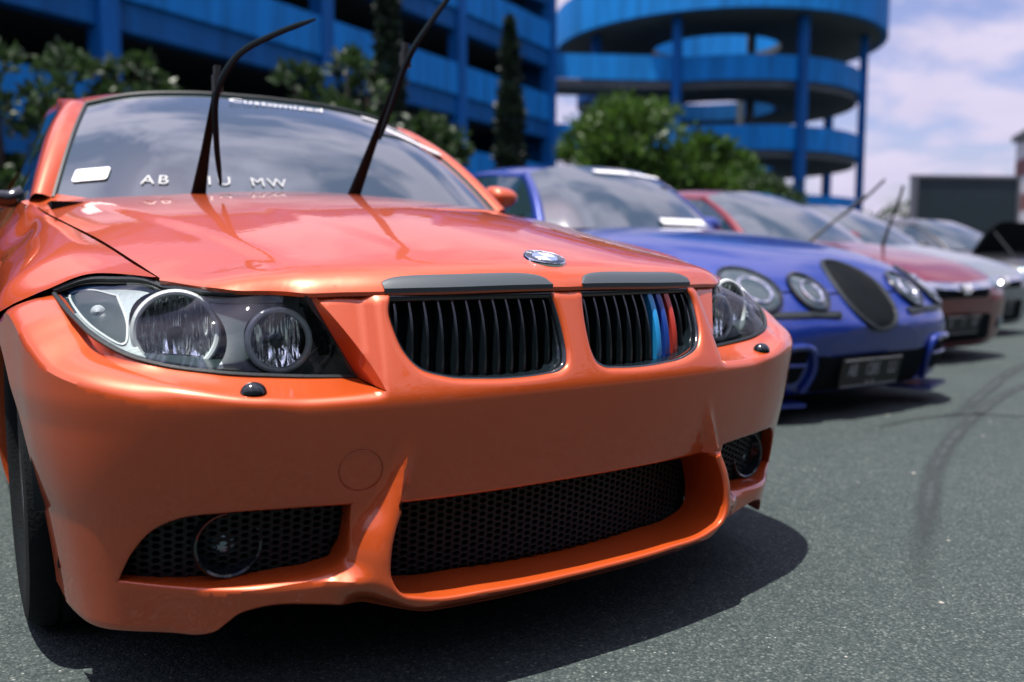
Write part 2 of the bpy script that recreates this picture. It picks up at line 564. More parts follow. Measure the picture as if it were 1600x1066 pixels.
def wheel(parent, c, R, W, side, rim_r, spokes=5, name='wheel'):
    """wheel: tyre, rim, disc; axle along x"""
    w = empty(name, (0, 0, 0)); w.parent = parent
    Mx = axis_matrix(c, (side, 0, 0))
    t = MB()
    h = W / 2
    prof = [(rim_r - .004, -h * .8), (rim_r + .01, -h * .93), (R - .05, -h), (R - .02, -h * .97), (R - .006, -h * .86), (R, -h * .7)]
    g = []
    for i in range(4):                                    # tread grooves
        a = -h * .7 + 1.4 * h * (i + .5) / 4
        g += [(R, a - .006), (R - .007, a - .005), (R - .007, a + .005), (R, a + .006)]
    prof += g + [(R, h * .7), (R - .006, h * .86), (R - .02, h * .97), (R - .05, h), (rim_r + .01, h * .93), (rim_r - .004, h * .8)]
    t.lathe(prof, 56, Mx); t.build('tyre', M['rubber'], w, 30)
    m = MB()
    m.lathe([(rim_r, h * .82), (rim_r - .012, h * .80), (rim_r - .02, h * .55), (rim_r - .03, -h * .8), (rim_r, -h * .82)], 48, Mx)
    m.lathe([(.001, h * .62), (.055, h * .6), (.065, h * .3), (.001, h * .25)], 24, Mx)
    for k in range(spokes):
        for off in (-.16, .16):
            th = 2 * math.pi * k / spokes + off
            P = []
            for u in np.linspace(0, 1, 6):
                rr = .045 + (rim_r - .06) * u
                P.append((rr * math.cos(th * (1 - .0 * u)), rr * math.sin(th), h * (.55 - .1 * math.sin(u * 3) + .12 * u)))
            P = np.array(P) @ Mx[:3, :3].T + Mx[:3, 3]
            m.tube(P, [.018, .016, .014, .014, .015, .018], 6)
    m.build('rim', M['alu'], w)
    d = MB(); d.lathe([(.07, -.02), (.07, .0), (rim_r - .045, .0), (rim_r - .045, -.02)], 36, Mx); d.build('brake_disc', M['alu'], w)
    return w

def arch_liner(parent, cy, cz, r, x0, x1, side, ground=0.06):
    th = np.linspace(math.radians(2), math.radians(178), 30)
    G = [[(side * x, cy + rr * math.cos(t), cz + rr * math.sin(t)) for t in th] for x, rr in ((x0, r), (x1, r), (x1 - .02, .02))]
    m = MB(); m.grid(np.array(G)); return m.build('arch_liner', M['void'], parent)

def mirrored_curve(P):
    P = np.asarray(P, float)
    L = P[::-1] * MIRX
    if abs(P[0][0]) < 1e-9: L = L[:-1]
    return np.vstack([L, P])

# =================================================================== the orange saloon
def build_hero():
    root = empty('parked_car', (0, 0, -0.02))
    tag(root, 'orange saloon car nearest the camera with black kidney grilles and raised wipers', 'car', 'cars parked in a row')
    PL = Plan([(0, -.035), (.1, -.034), (.2, -.029), (.3, -.018), (.4, -.001), (.5, .022), (.6, .05), (.68, .085), (.75, .13), (.8, .178), (.838, .24), (.863, .32), (.876, .42), (.886, .5), (.897, .62), (.90, .74)])
    qx = PL.q_of_x
    # crease over the bumper that rises round the headlamp
    cy = [.12, .165, .24, .30, .38, .46, .52, .57, .60]
    crq = np.r_[qx([.379, .484, .576, .662]), PL.q_of_y(cy)]
    crz = np.array([.550, .547, .552, .567, .583, .598, .620, .647, .680, .700, .684, .662, .630])
    SH = Sp(np.r_[qx(.60), qx(.68), PL.q_of_y(cy)], [0, .008, .026, .042, .058, .066, .068, .066, .040, .018, .008])
    ZC = Sp(crq, crz)
    YP = lambda ax: np.interp(ax, PL.d[:, 0], PL.d[:, 1])
    FX = Sp([.15, .19, .215, .245, .28, .32, .362, .41, .466], [.28, .33, .368, .386, .388, .381, .365, .352, .338])   # fang crest x(z)
    FP = Sp([.15, .215, .26, .31, .362, .42, .466, .49], [.074, .076, .066, .052, .034, .013, .0015, 0.0])
    FW = Sp([.15, .215, .26, .31, .362, .42, .466], [.11, .10, .085, .068, .048, .028, .014])

    def inset(aq, ax, z):
        t = .545 - z
        tp = (np.sqrt(t * t + .00003) + t) / 2
        d = np.where(tp < .2, .10 * tp + .45 * tp * tp, .038 + .20 * (tp - .2))
        corner = smooth01((ax - .70) / .15)
        d = d - corner * .07 * np.clip(.50 - z, 0, 1)
        nose = 1 - smooth01((ax - .50) / .06)
        e = z - .537
        ws = (np.sqrt(e * e + .00012) + e) / 2 / .165
        d = d + nose * ws * (.026 + .32 * np.minimum(ax, .5) ** 2 - YP(ax))
        zc_ = ZC(aq); d = d + (1 - nose) * np.clip(SH(aq), 0, 1) * np.clip((z - zc_ + .030) / .030, 0, 1) ** 1.5
        # roll-over at the crease and at the nose top
        ce = (ZC(aq) - z) / np.sqrt(1 + ((ZC(aq + .004) - ZC(aq - .004)) / .008) ** 2); r = .016
        rr = r - np.sqrt(np.clip(r * r - np.clip(r - ce, 0, r) ** 2, 0, None))
        d = d + smooth01((ax - .375) / .03) * np.where(ax > .37, rr, 0)
        ce = .703 - z; r = .007
        rr = r - np.sqrt(np.clip(r * r - np.clip(r - ce, 0, r) ** 2, 0, None))
        d = d + nose * rr
        # fangs and lower lip stand proud
        zz = np.clip(z, .15, .49)
        xc = FX(zz); p = FP(zz); w = FW(zz)
        outw = 1 - smooth01((ax - xc) / w)
        inw = np.where(z > .355, 1 - smooth01((xc - ax) / .016), 1.0)
        d = d - p * np.where(ax > xc, outw, inw)
        # chin below the fog openings
        d = d - .038 * smooth01((.272 - z) / .034) * smooth01((ax - .40) / .06) * (1 - smooth01((ax - .56) / .235))
        # under-cut of the lip
        u = np.clip(.187 - z, 0, 1)
        d = d + (1 - smooth01((ax - .40) / .1)) * u * 1.5
        return d
    S = Skin(PL, inset); globals()["HS"] = S

    # ---- openings (x, z)
    kid = np.array([(.026, .703), (.024, .66), (.022, .62), (.024, .592), (.032, .571), (.052, .559), (.085, .555), (.131, .553), (.205, .555), (.273, .562), (.321, .579), (.343, .604), (.357, .641), (.362, .671), (.360, .703)])
    kid = kid + (kid - np.array((.19, .63))) * np.array((.028, .07)) * (kid[:, 1:] < .70)
    kid = catmull(kid, 90)
    kidq = S.xz(kid)
    intake = np.array([(-.362, .362), (.362, .362), (.379, .32), (.386, .28), (.381, .243), (.362, .217), (.33, .207), (.2, .203), (-.2, .203), (-.33, .207), (-.362, .217), (-.381, .243), (-.386, .28), (-.379, .32)])
    top = poly_dense([(-.360, .362), (.360, .362)], .012)
    side_r = catmull([(.360, .362), (.375, .325), (.384, .285), (.384, .243), (.366, .213), (.33, .200), (.2, .192), (0, .189)], 60)
    side_l = side_r[::-1] * np.array((-1, 1))
    intk = S.xz(np.vstack([top[:-1], side_r[:-1], side_l[:-1]]))
    fog = np.vstack([catmull([(.428, .368), (.53, .371), (.63, .371), (.695, .364), (.737, .343), (.772, .300), (.788, .268), (.797, .247)], 60)[:-1],
                     catmull([(.797, .247), (.735, .241), (.637, .240), (.534, .245), (.48, .249), (.45, .259), (.438, .278), (.432, .31), (.428, .368)], 70)[:-1]])
    fogR = S.xz(fog); fogL = fogR * np.array((-1, 1)); fogL = fogL[::-1]
    tow = ring_loop(-.420, .422, .037, 56); towq = S.xz(tow)
    # ---- outer boundary right half, (q, z)
    def half():
        P = [(0, .703), (.02, .703)]
        P = list(poly_dense(np.array(P), .01)) + list(kidq)
        a = S.xz(poly_dense([(.360, .703), (.480, .703)], .01))[1:]
        ne = S.xz(catmull([(.480, .703), (.448, .664), (.418, .623), (.394, .585), (.379, .551)], 34))[1:]
        crs = np.linspace(crq[0], crq[-1], 150); crs = np.c_[crs, ZC(crs)][1:]
        yy = .73 - .345 * np.cos(np.linspace(math.acos((.73 - .60) / .345), -.38, 60))
        zz = .325 + .345 * np.sin(np.linspace(math.acos((.73 - .60) / .345), -.38, 60))
        ar = np.c_[PL.q_of_y(yy), zz][1:]
        bot = S.xz(catmull([(.868, .180), (.854, .172), (.788, .166), (.72, .164)], 40))
        bot2 = S.xz(catmull([(.72, .164), (.675, .164), (.650, .171), (.630, .188), (.61, .204), (.585, .212), (.485, .206), (.42, .192), (.33, .170), (.2, .160), (0, .157)], 90))[1:-1]
        ar = ar[ar[:, 1] > .18]
        half.edge = np.vstack([bot, bot2])
        return np.vstack([P[:-1], a * 1.0 if False else kidq[-1:], a, ne, crs, ar, bot, bot2]), ne, crs, kidq
    H, ne, crs, _ = half()
    # drop duplicates
    def dd(P):
        k = np.r_[True, np.linalg.norm(np.diff(P, axis=0), axis=1) > 1e-5]; return P[k]
    H = dd(H)
    Hm = (H * np.array((-1, 1)))[::-1]
    outer = dd(np.vstack([H, [(0, .157)], Hm[:-1]]))
    lines = []
    for sgn in (1, -1):
        l1 = poly_dense(S.xz(np.array([(sgn * .338, .468), (sgn * .352, .42), (sgn * .3605, .372)])), .006)
        lines.append(l1)
        cl = np.c_[np.linspace(crq[0] + .02, crq[-1] - .03, 190), np.zeros(190)]; cl[:, 1] = ZC(cl[:, 0])
        tn = np.gradient(cl, axis=0); tn /= np.linalg.norm(tn, axis=1)[:, None]; nn = np.c_[tn[:, 1], -tn[:, 0]]
        for o_ in (.0016, .0045, .008, .012, .017, .023, .030): lines.append((cl + nn * o_) * np.array((sgn, 1)))
    V, F = cdt_domain(outer, [intk, fogR, fogL, towq], lines, .0095, .0075)
    mb = MB(); tri_mesh(mb, S, V, F)
    rim(mb, S, intk, True, -1, .007, .115)
    rim(mb, S, fogR, True, -1, .006, .055, (-.05, 1, 0)); rim(mb, S, fogL, True, -1, .006, .055, (.05, 1, 0))
    rim(mb, S, towq, True, 1, .0018, .006)
    for sgn in (1, -1):
        k = kidq * np.array((sgn, 1))
        rim(mb, S, k, False, sgn, .010, .05)
    # ---- hood
    HC = Sp([-.02, .03, .10, .2, .4, .6, .8, 1.0, 1.25], [.728, .741, .761, .790, .838, .877, .907, .932, .957])
    XK = Sp([.05, .12, .3, .58, .85, 1.2, 1.35], [.455, .462, .475, .51, .572, .635, .66])
    ZK = Sp([.05, .12, .3, .58, .85, 1.2, 1.35], [.722, .738, .771, .819, .861, .905, .92])
    XG = Sp([.1, .30, .36, .46, .7, 1.0, 1.3, 1.45, 2.0, 3.0, 3.6, 4.1, 4.4], [.61, .645, .655, .668, .70, .732, .752, .765, .775, .77, .745, .70, .62])
    ZG = Sp([.1, .30, .36, .46, .7, 1.0, 1.3, 1.45, 2.0, 3.0, 3.6, 4.1, 4.4], [.703, .722, .731, .751, .80, .845, .884, .912, .935, .96, .975, .98, .965])
    YF = Sp([0, .2, .348, .42, .466, .535, .595, .655, .8], [.026, .042, .072, .095, .110, .168, .222, .345, .40])
    globals().update(HYF=YF, HXG=XG)
    RL = Sp([0, .42, .46, .5, .55, .6, .65], [.029, .029, .028, .0235, .019, .0075, .003])
    def hood_z(x, y):
        ax = np.abs(x)
        xk, zk, xg, zg, zc = XK(y), ZK(y), XG(y), ZG(y), HC(y)
        zi = zc - (zc - zk) * (ax / xk) ** 1.8
        v = (ax - xk) / (xg - xk)
        zo = zk + (zg - zk) * v * (1 - .10 * (1 - v))
        k = .004; h = np.clip(.5 + .5 * (zi - zo) / k, 0, 1)
        z = zi * (1 - h) + zo * h - k * h * (1 - h)
        z = z - .005 * smooth01((ax - xk + .004) / .024) * smooth01((y - .12) / .2) * np.clip(1 - (ax - xk) / (xg - xk), 0, 1) ** .7
        # inner bonnet ridges running back from the grille
        xr = .235 + .16 * np.clip(y, 0, 1.3)
        z = z + .0015 * smooth01((xr - ax) / .05) * smooth01((y - .05) / .25)
        t = np.clip(y - YF(ax), 0, None)
        amt = RL(np.clip(ax, 0, .66))
        return z - amt * np.exp(-t / .020)
    # ---- flanks
    ys = [.30, .46, .60, .90, 1.2, 1.45, 2.0, 3.0, 3.6, 4.1, 4.4]
    tab = [[(.72, .716), (.79, .704), (.850, .69), (.872, .6), (.855, .3), (.82, .17)],
           [(.745, .742), (.806, .714), (.846, .688), (.884, .6), (.86, .3), (.82, .17)],
           [(.765, .775), (.835, .745), (.884, .695), (.898, .6), (.87, .3), (.83, .17)],
           [(.772, .822), (.822, .785), (.878, .72), (.900, .6), (.875, .3), (.84, .17)],
           [(.768, .862), (.792, .834), (.858, .76), (.905, .62), (.885, .3), (.85, .17)],
           [(.783, .893), (.80, .865), (.862, .78), (.908, .63), (.887, .3), (.85, .17)],
           [(.79, .918), (.81, .885), (.872, .80), (.91, .64), (.89, .3), (.85, .17)],
           [(.787, .943), (.81, .90), (.872, .81), (.91, .64), (.89, .3), (.85, .17)],
           [(.77, .958), (.805, .915), (.865, .82), (.905, .63), (.885, .3), (.85, .19)],
           [(.735, .963), (.77, .92), (.83, .82), (.875, .62), (.86, .35), (.82, .24)],
           [(.66, .948), (.70, .90), (.76, .80), (.80, .6), (.79, .38), (.75, .28)]]
    rows = [[(float(XG(y)) + .003, float(ZG(y)))] + r for y, r in zip(ys, tab)]
    FK = Flank(ys, rows)
    K = .09
    fmap = lambda sgn: (lambda Q: FK(Q[..., 0], Q[..., 1] / K) * np.array((sgn, 1, 1)))
    # ---- headlamp outline curves
    LC = np.array([(.389, .10, .563), (.50, .108, .571), (.617, .128, .584), (.686, .163, .596), (.727, .198, .609), (.767, .25, .635), (.79, .32, .664), (.806, .46, .700)])
    ux = np.array([.468, .50, .535, .57, .60, .628, .648]); uy = YF(ux) + .006
    UC = [(x, y, z) for x, y, z in zip(ux, uy, hood_z(ux, uy) - np.linspace(.012, .015, 7))]
    for x, y in ((.66, .355), (.713, .410), (.76, .448)):
        p = FK(np.array(y), np.array(FK.v_of(y, x, 0, 0, 2.4))); UC.append((x, y, p[2] - .013))
    UC = np.array(UC + [(.806, .462, .703)])
    LCd = catmull(LC, 80); UCd = catmull(UC, 80)
    for sgn in (1, -1):
        mx = np.array((sgn, 1, 1))
        qk = np.r_[qx([.379, .49, .615, .69]), PL.q_of_y([.155, .235, .315, .46])]
        qs = np.linspace(qk[0], qk[-1], 130)
        cq = np.c_[qs, ZC(qs)]; cr3 = S(cq * np.array((sgn, 1)))
        Lq = Sp(qk, LC)(qs) * mx
        # shelf between crease and lamp, gently hollow
        v = np.linspace(0, 1, 9)[None, :, None]
        G = cr3[:, None] * (1 - v) + Lq[:, None] * v
        G[..., 2] -= (np.sin(np.pi * v[..., 0]) * .002)
        mb.grid(G)
        # wall on the side of the nose
        n3 = np.vstack([S(S.xz(np.array([(sgn * .480, .703)]))), S(ne * np.array((sgn, 1)))])
        w0 = catmull([UC[0] * mx, (UC[0] * .5 + LC[0] * .5) * mx, LC[0] * mx], len(n3))
        G = n3[:, None] * (1 - v) + w0[:, None] * v
        mb.grid(G)
    for sgn in (1, -1):                                     # returned lower edge
        L = S(half.edge * np.array((sgn, 1))); mb.grid(np.array([L, L + np.array((0, .004, -.0035)), L + np.array((0, .012, -.004)), L + np.array((0, .05, .004))]))
    bumper = mb.build('front_bumper', M['orange'], root, 34, merge=3e-5)

    # tow cover disc
    d = ring_loop(-.420, .422, .0352, 48); dq = S.xz(d)
    Vd, Fd = cdt_domain(dq, [], [], .008, .008)
    t = MB(); off = lambda Q: S(Q) + np.array((0, .0006, 0)); t.add(off(Vd), Fd); rim(t, off, dq, True, -1, -.0012, .006)
    t.build('tow_cover', M['orange'], root)

    # ---- hood panel
    hoodf = lambda Q: np.stack([Q[..., 0], Q[..., 1], hood_z(Q[..., 0], Q[..., 1])], -1)
    fx = np.r_[np.linspace(0, .466, 50), np.linspace(.475, .652, 26)]
    front = np.c_[fx, YF(fx)]
    gy = np.linspace(.352, 1.40, 80); gap = np.c_[XG(gy) - .0045, gy]
    rear = catmull([(.757, 1.40), (.69, 1.395), (.60, 1.335), (.4, 1.255), (.2, 1.222), (0, 1.212)], 40)
    hb = dd(np.vstack([front, gap, rear[1:-1]]))
    hbm = (hb * np.array((-1, 1)))[::-1]
    hout = dd(np.vstack([hb, [(0, 1.212)], hbm[:-1]]))
    # extra points near the front edge for a clean roll
    ex = []
    for tt in (.004, .009, .015, .022, .03, .04):
        xx = np.linspace(-.64, .64, 170); ex.append(np.c_[xx, YF(np.abs(xx)) + tt])
    V, F = cdt_domain(hout, [], [], .014, .014, extra=np.vstack(ex), keep=.25)
    mb = MB(); tri_mesh(mb, hoodf, V, F)
    # folded edge
    L = hoodf(hout); cen = np.array((0, .65, 0))
    Lin = hout + (np.array((0, .65)) - hout) * .004
    L2 = hoodf(Lin); L2[:, 2] = L[:, 2] - .007
    Lin3 = hout + (np.array((0, .65)) - hout) * .04
    L3 = hoodf(Lin3); L3[:, 2] = L2[:, 2] - .004
    mb.grid(np.array([L, L2, L3]), close_v=True)
    hood = mb.build('hood', M['orange'], root, 34, merge=3e-5)
    # dark engine bay under the shut lines
    gp = np.linspace(.42, 1.40, 30)
    G = np.array([[(sx * XG(y), y, ZG(y) - .035 + .0 * sx) for sx in (-1.008, -.9, .9, 1.008)] for y in gp])
    m = MB(); m.grid(G)
    xx = np.linspace(-.47, .47, 30); m.grid(np.array([[(x, YF(abs(x)) + .035, .60), (x, YF(abs(x)) + .035, .715), (x, YF(abs(x)) + .10, .73)] for x in xx]))
    m.box((0, .13, .45), (.78, .02, .50)); m.box((.55, .36, .40), (.56, .02, .32)); m.box((-.55, .36, .40), (.56, .02, .32))
    m.build('engine_bay', M['void'], root)

    # ---- grille: frames, slats, brow pieces
    for sgn in (1, -1):
        fr = MB()
        k2 = kid.copy(); c = np.array((.19, .63)); k2 = k2 + (c - k2) * np.array((.035, .05)); k2[0, 1] = k2[-1, 1] = .697
        path = S(S.xz(k2 * np.array((sgn, 1)))) + np.array((0, .017, 0))
        path = np.vstack([path, path[:1]])
        fr.tube(path, .0095, 10, cap=False)
        fr2 = k2 + (c - k2) * np.array((.05, .09)); p2 = S(S.xz(fr2 * np.array((sgn, 1)))) + np.array((0, .028, 0))
        fr.grid(np.array([path[:-1], p2, p2 + np.array((0, .03, 0))]))
        g = empty('kidney_grille'); g.parent = root
        fr.build('grille_frame', M['blackgloss'], g)
        bk = MB(); bkl = S(S.xz(kid[::3] * np.array((sgn, 1)))) + np.array((0, .085, 0))
        bk.v = [tuple(p) for p in bkl]; bk.f = [tuple(range(len(bkl)))]; bk.build('grille_backing', M['void'], g)
        xs = np.linspace(.046, .340, 12)
        zlo = np.interp(xs, kid[40:, 0], kid[40:, 1]) if False else None
        kb = kid[(kid[:, 0] > .045) & (kid[:, 1] < .66)]
        kb = kb[np.argsort(kb[:, 0])]
        for i, x in enumerate(xs):
            z0 = np.interp(x, kb[:, 0], kb[:, 1]) + .004
            zz = np.linspace(z0, .700, 14); u = (zz - z0) / (.700 - z0)
            col = 'black'
            hw = .0022
            if sgn == 1 and i in (7, 8, 9): col = ('slat_light', 'slat_dark', 'slat_red')[i - 7]; hw = .0062
            bow = .016 * (1 - np.sin(np.pi * np.clip(u * .93 + .03, .02, .98)) ** .5)
            mid = S(S.xz(np.c_[np.full(14, sgn * x), zz])) + np.array((0, .012, 0)); mid[:, 1] += bow + .030 * (1 - u) ** 1.2
            a = mid.copy(); a[:, 0] -= hw; b = mid.copy(); b[:, 0] += hw
            fm = mid.copy(); fm[:, 1] -= .0025 if hw > .004 else .0012
            ab = a + np.array((0, .03, 0)); bb = b + np.array((0, .03, 0))
            sm = MB(); sm.grid(np.array([ab, a, fm, b, bb, ab]))
            sm.build('slat', M['blackgloss'] if col == 'black' else M[col], g, 60)
        # brow cap on the bonnet edge
        xx = np.linspace(.034, .349, 40)
        wv = .021 * np.sqrt(np.clip(1 - np.abs((xx - .195) / .160) ** 5, 0, 1)) + .001
        rows = []
        for k in np.linspace(0, 1, 7):
            y = YF(xx) + .001 + wv * k
            rows.append(np.c_[sgn * xx, y - .003 * (1 - k), hood_z(xx, y) + .0030 * (1 - k ** 4) + .0004])
        lowr = rows[0].copy(); lowr[:, 2] -= .008; lowr[:, 1] += .001
        br = MB(); br.grid(np.array([lowr] + rows)); br.build('brow_cap', M['satin'], g)

    # ---- mesh in the intakes
    def hexmesh(poly, ysurf, cell=.0155, t=.0028, depth=.012):
        """honeycomb clipped to polygon; ysurf(x,z)->y"""
        ST = 1.45; m = MB(); w = cell * 1.5 * ST; hgt = cell * .433
        lo, hi = poly.min(0), poly.max(0)
        th = np.radians([0, 60, 120, 180, 240, 300])
        j = 0; z = lo[1]
        C = []
        while z < hi[1] + hgt:
            x = lo[0] + (w * .5 if j % 2 else 0)
            while x < hi[0] + w: C.append((x, z)); x += w
            z += hgt; j += 1
        C = np.array(C); C = C[inside(poly, C)]
        o = np.c_[np.cos(th) * cell * .5 * ST, np.sin(th) * cell * .5]; i_ = o * (1 - 2 * t / cell)
        for c in C:
            O = c + o; I = c + i_
            R = [np.c_[O[:, 0], ysurf(O), O[:, 1]], np.c_[I[:, 0], ysurf(I) - .0012, I[:, 1]], np.c_[I[:, 0], ysurf(I) + depth, I[:, 1]]]
            m.grid(np.array(R), close_v=True)
        return m
    pin = np.array([(-.38, .36), (.38, .36), (.40, .25), (.36, .205), (-.36, .205), (-.40, .25)])
    h = hexmesh(pin, lambda P: .055 + .45 * P[:, 0] ** 2 + .10 * (.28 - P[:, 1]), .0145)
    o = h.build('intake_mesh', M['meshblack'], root, 30, fix=False); o['kind'] = 'stuff'
    bk = MB(); xx = np.linspace(-.42, .42, 15); bk.grid(np.array([[(x, .085 + .45 * x * x, z) for z in (.15, .40)] for x in xx])); bk.build('intake_backing', M['void'], root)
    for sgn in (1, -1):
        pf = fog * np.array((sgn, 1))
        ys = lambda P: YP(np.abs(P[:, 0])) + .22 * (.5 - P[:, 1]) + .045
        h = hexmesh(pf, ys, .0145); o = h.build('fog_mesh', M['meshblack'], root, 30, fix=False); o['kind'] = 'stuff'
        bk = MB(); xx = np.linspace(.42, .80, 15); bk.grid(np.array([[(sgn * x, YP(x) + .13, z) for z in (.2, .40)] for x in xx])); bk.build('fog_backing', M['void'], root)
        fl = empty('fog_lamp'); fl.parent = root
        c = np.array((sgn * .602, .132, .302))
        Mx = axis_matrix(c, (sgn * .10, -1, .02))
        b = MB(); b.lathe([(.056, -.03), (.056, .0), (.053, .005), (.049, .003), (.040, -.025), (.030, -.035), (.001, -.035)], 40, Mx); b.build('lamp_housing', M['blackgloss'], fl)
        b = MB(); b.lathe([(.029, -.035), (.027, -.022), (.019, -.013), (.010, -.009), (.0005, -.008)], 32, Mx); b.build('lamp_lens', M['lamp_lens'], fl)

    # ---- headlamps
    for sgn in (1, -1):
        hl = empty('headlamp'); hl.parent = root
        mx = np.array((sgn, 1, 1))
        n = 60; A = catmull(LC, n); B = catmull(UC, n)
        v = np.linspace(0, 1, 20)[None, :, None]; u = np.linspace(0, 1, n)[:, None, None]
        G = A[:, None] * (1 - v) + B[:, None] * v
        G = G + np.sin(np.pi * v) * np.sin(np.pi * np.clip(u * .92 + .06, 0, 1)) * np.array((.012, -.022, .010))
        m = MB(); m.grid(G * mx); m.build('lens_cover', M['clear'], hl)
        sl = MB(); sl.tube((A + np.array((0, -.001, .001))) * mx, .0042, 6); sl.tube((B + np.array((0, .004, .003))) * mx, .0055, 6)
        sl.tube(catmull([A[0], B[0]], 5) * mx, .0045, 6); sl.build('lamp_seal', M['black'], hl)
        # housing shell
        back = np.array((-.01, .17, .02))
        A2 = A + back * np.linspace(1, .25, n)[:, None]; B2 = B + back * np.linspace(1, .2, n)[:, None] + np.array((0, 0, -.02))
        hm = MB(); hm.grid(np.stack([A, A2, B2, B], 1) * mx)
        hm.grid(np.array([[A[0], A2[0]], [B[0], B2[0]]]) * mx); hm.build('lamp_housing', M['lampdark'], hl)
        # bezel behind the cover with two round apertures
        order = lambda P: P[np.argsort(P[:, 0])]
        Ao, Bo = order(A), order(B)
        def lens_y(P):
            zl = np.interp(P[:, 0], Ao[:, 0], Ao[:, 2]); zu = np.interp(P[:, 0], Bo[:, 0], Bo[:, 2])
            yl = np.interp(P[:, 0], Ao[:, 0], Ao[:, 1]); yu = np.interp(P[:, 0], Bo[:, 0], Bo[:, 1])
            f_ = np.clip((P[:, 1] - zl) / np.maximum(zu - zl, .01), -.2, 1.2)
            return yl + (yu - yl) * f_
        lamps = [(.645, .640, .066, .015, .225), (.505, .627, .050, .012, .185)]
        outl = np.vstack([A[:, [0, 2]] + np.array((0, .004)), B[::-1][:, [0, 2]] - np.array((0, .004))])
        outl = dd(outl)
        holes = [ring_loop(cx, cz, r, 44) for cx, cz, r, dp, y in lamps]
        Vb, Fb = cdt_domain(outl, holes, [], .010, .008)
        by = lambda P: lens_y(P) + .030 + .02 * smooth01((P[:, 0] - .70) / .1)
        P3 = np.c_[Vb[:, 0], by(Vb), Vb[:, 1]]
        C = Vb[Fb].mean(1)
        # silver outer chamber and top band, dark inner part
        sil = (C[:, 0] > .60 + .35 * (C[:, 1] - .60))
        for nm, kk, mt in (('reflector_panel', sil, 'lampgrey'), ('bezel', ~sil, 'lampdark')):
            used = np.unique(Fb[kk]); re = -np.ones(len(P3), int); re[used] = np.arange(len(used))
            mesh_obj(nm, P3[used] * mx, re[Fb[kk]], M[mt], hl, 40)
        bt = B[4:44]; bs = np.stack([bt + np.array((0, .012, -.004)), bt + np.array((0, .016, -.014)), bt + np.array((0, .030, -.019))], 1)
        m = MB(); m.grid(bs * mx); m.build('trim_strip', M['lampgrey'], hl)
        # outer indicator recess: dark leaf with silver border
        leaf = catmull([(.714, .698), (.75, .707), (.782, .697), (.776, .668), (.754, .640), (.726, .624), (.714, .648), (.714, .698)], 40)[:-1]
        Vl, Fl = cdt_domain(leaf, [], [], .01, .01)
        mesh_obj('indicator', np.c_[Vl[:, 0], by(Vl) - .003, Vl[:, 1]] * mx, Fl, M['lampdark'], hl)
        lt = np.c_[leaf[:, 0], by(leaf) - .004, leaf[:, 1]] * mx
        t = MB(); t.tube(np.vstack([lt, lt[:1]]), .0022, 6, cap=False); t.lathe([(.012, 0), (.011, .008), (.001, .013)], 14, axis_matrix((sgn * .748, lens_y(np.array([[.748, .672]]))[0] + .04, .672), (sgn * .3, -1, 0)))
        t.build('indicator_trim', M['halo'], hl)
        for cx, cz, r, dp, y in lamps:
            y = by(np.array([[cx, cz]]))[0]
            Mx = axis_matrix((sgn * cx, y + .004, cz), (sgn * .12, -1, .10))
            lm = hl
            b = MB(); b.lathe([(r * 1.03, .010), (r * 1.0, .006)] + [(r * k, .004 - dp * (1 - k * k)) for k in (.98, .9, .8, .7, .6, .5, .4, .3, .2, .01)], 48, Mx); b.build('reflector_bowl', M['reflector'], lm)
            b = MB(); b.lathe([(.012, -dp), (.012, -.002), (.009, .002), (.001, .003)], 18, Mx); b.build('bulb', M['lampdark'], lm)
            th = np.linspace(0, 2 * np.pi, 49)
            ring = np.c_[r * 1.0 * np.cos(th), r * 1.0 * np.sin(th), np.full(49, .014)] @ Mx[:3, :3].T + Mx[:3, 3]
            b = MB(); b.tube(ring, .0058, 8, cap=False); b.build('halo_ring', M['halo'], lm)
        # washer jet cover on the shelf
        w = MB(); c = np.array((sgn * .572, .070, .561)); th = np.linspace(0, np.pi * 2, 20, endpoint=False)
        rows = []
        for ph in np.linspace(0, np.pi / 2, 7):
            rows.append([(c[0] + .021 * math.cos(ph) * math.cos(t), c[1] + .017 * math.cos(ph) * math.sin(t) + .25 * 0, c[2] - .006 + .018 * math.sin(ph)) for t in th])
        w.grid(np.array(rows), close_v=True); w.build('washer_cover', M['blackgloss'], root)

    # ---- flank panels
    def arch(cy, cz, r, a0, a1, n):
        out = []
        for a in np.linspace(a0, a1, n):
            y = cy + r * math.cos(a); z = cz + r * math.sin(a)
            out.append((y, FK.v_of(y, z, 2, 2.5, 6) * K))
        return np.array(out)
    fl_top = np.c_[np.linspace(.352, 1.42, 80), np.zeros(80)]
    door = np.c_[np.full(60, 1.42), np.linspace(0, 6, 60) * K]
    a1 = arch(.73, .325, .345, math.asin((.17 - .325) / .345) + .0, math.pi - math.asin((.625 - .325) / .345) * 1.0, 70)
    botr = np.c_[np.linspace(1.42, a1[0, 0], 20), np.full(20, 6 * K)]
    seam = [(y, FK.v_of(y, z, 2, 2, 4) * K) for y, z in ((.57, .662), (.52, .683))]
    tip = [(.46, K * v) for v in np.linspace(2.5, 2, 6)]
    hlt = []
    for x, y in catmull([(.806, .46), (.76, .446), (.713, .408), (.656, .346)], 30):
        y = max(y, .352); hlt.append((y, FK.v_of(y, x, 0, 0, 2.4) * K))
    fo = dd(np.vstack([fl_top, door[1:], botr[1:], a1[1:], seam, tip, hlt[1:-1]]))
    Vf, Ff = cdt_domain(fo, [], [], .02, .016)
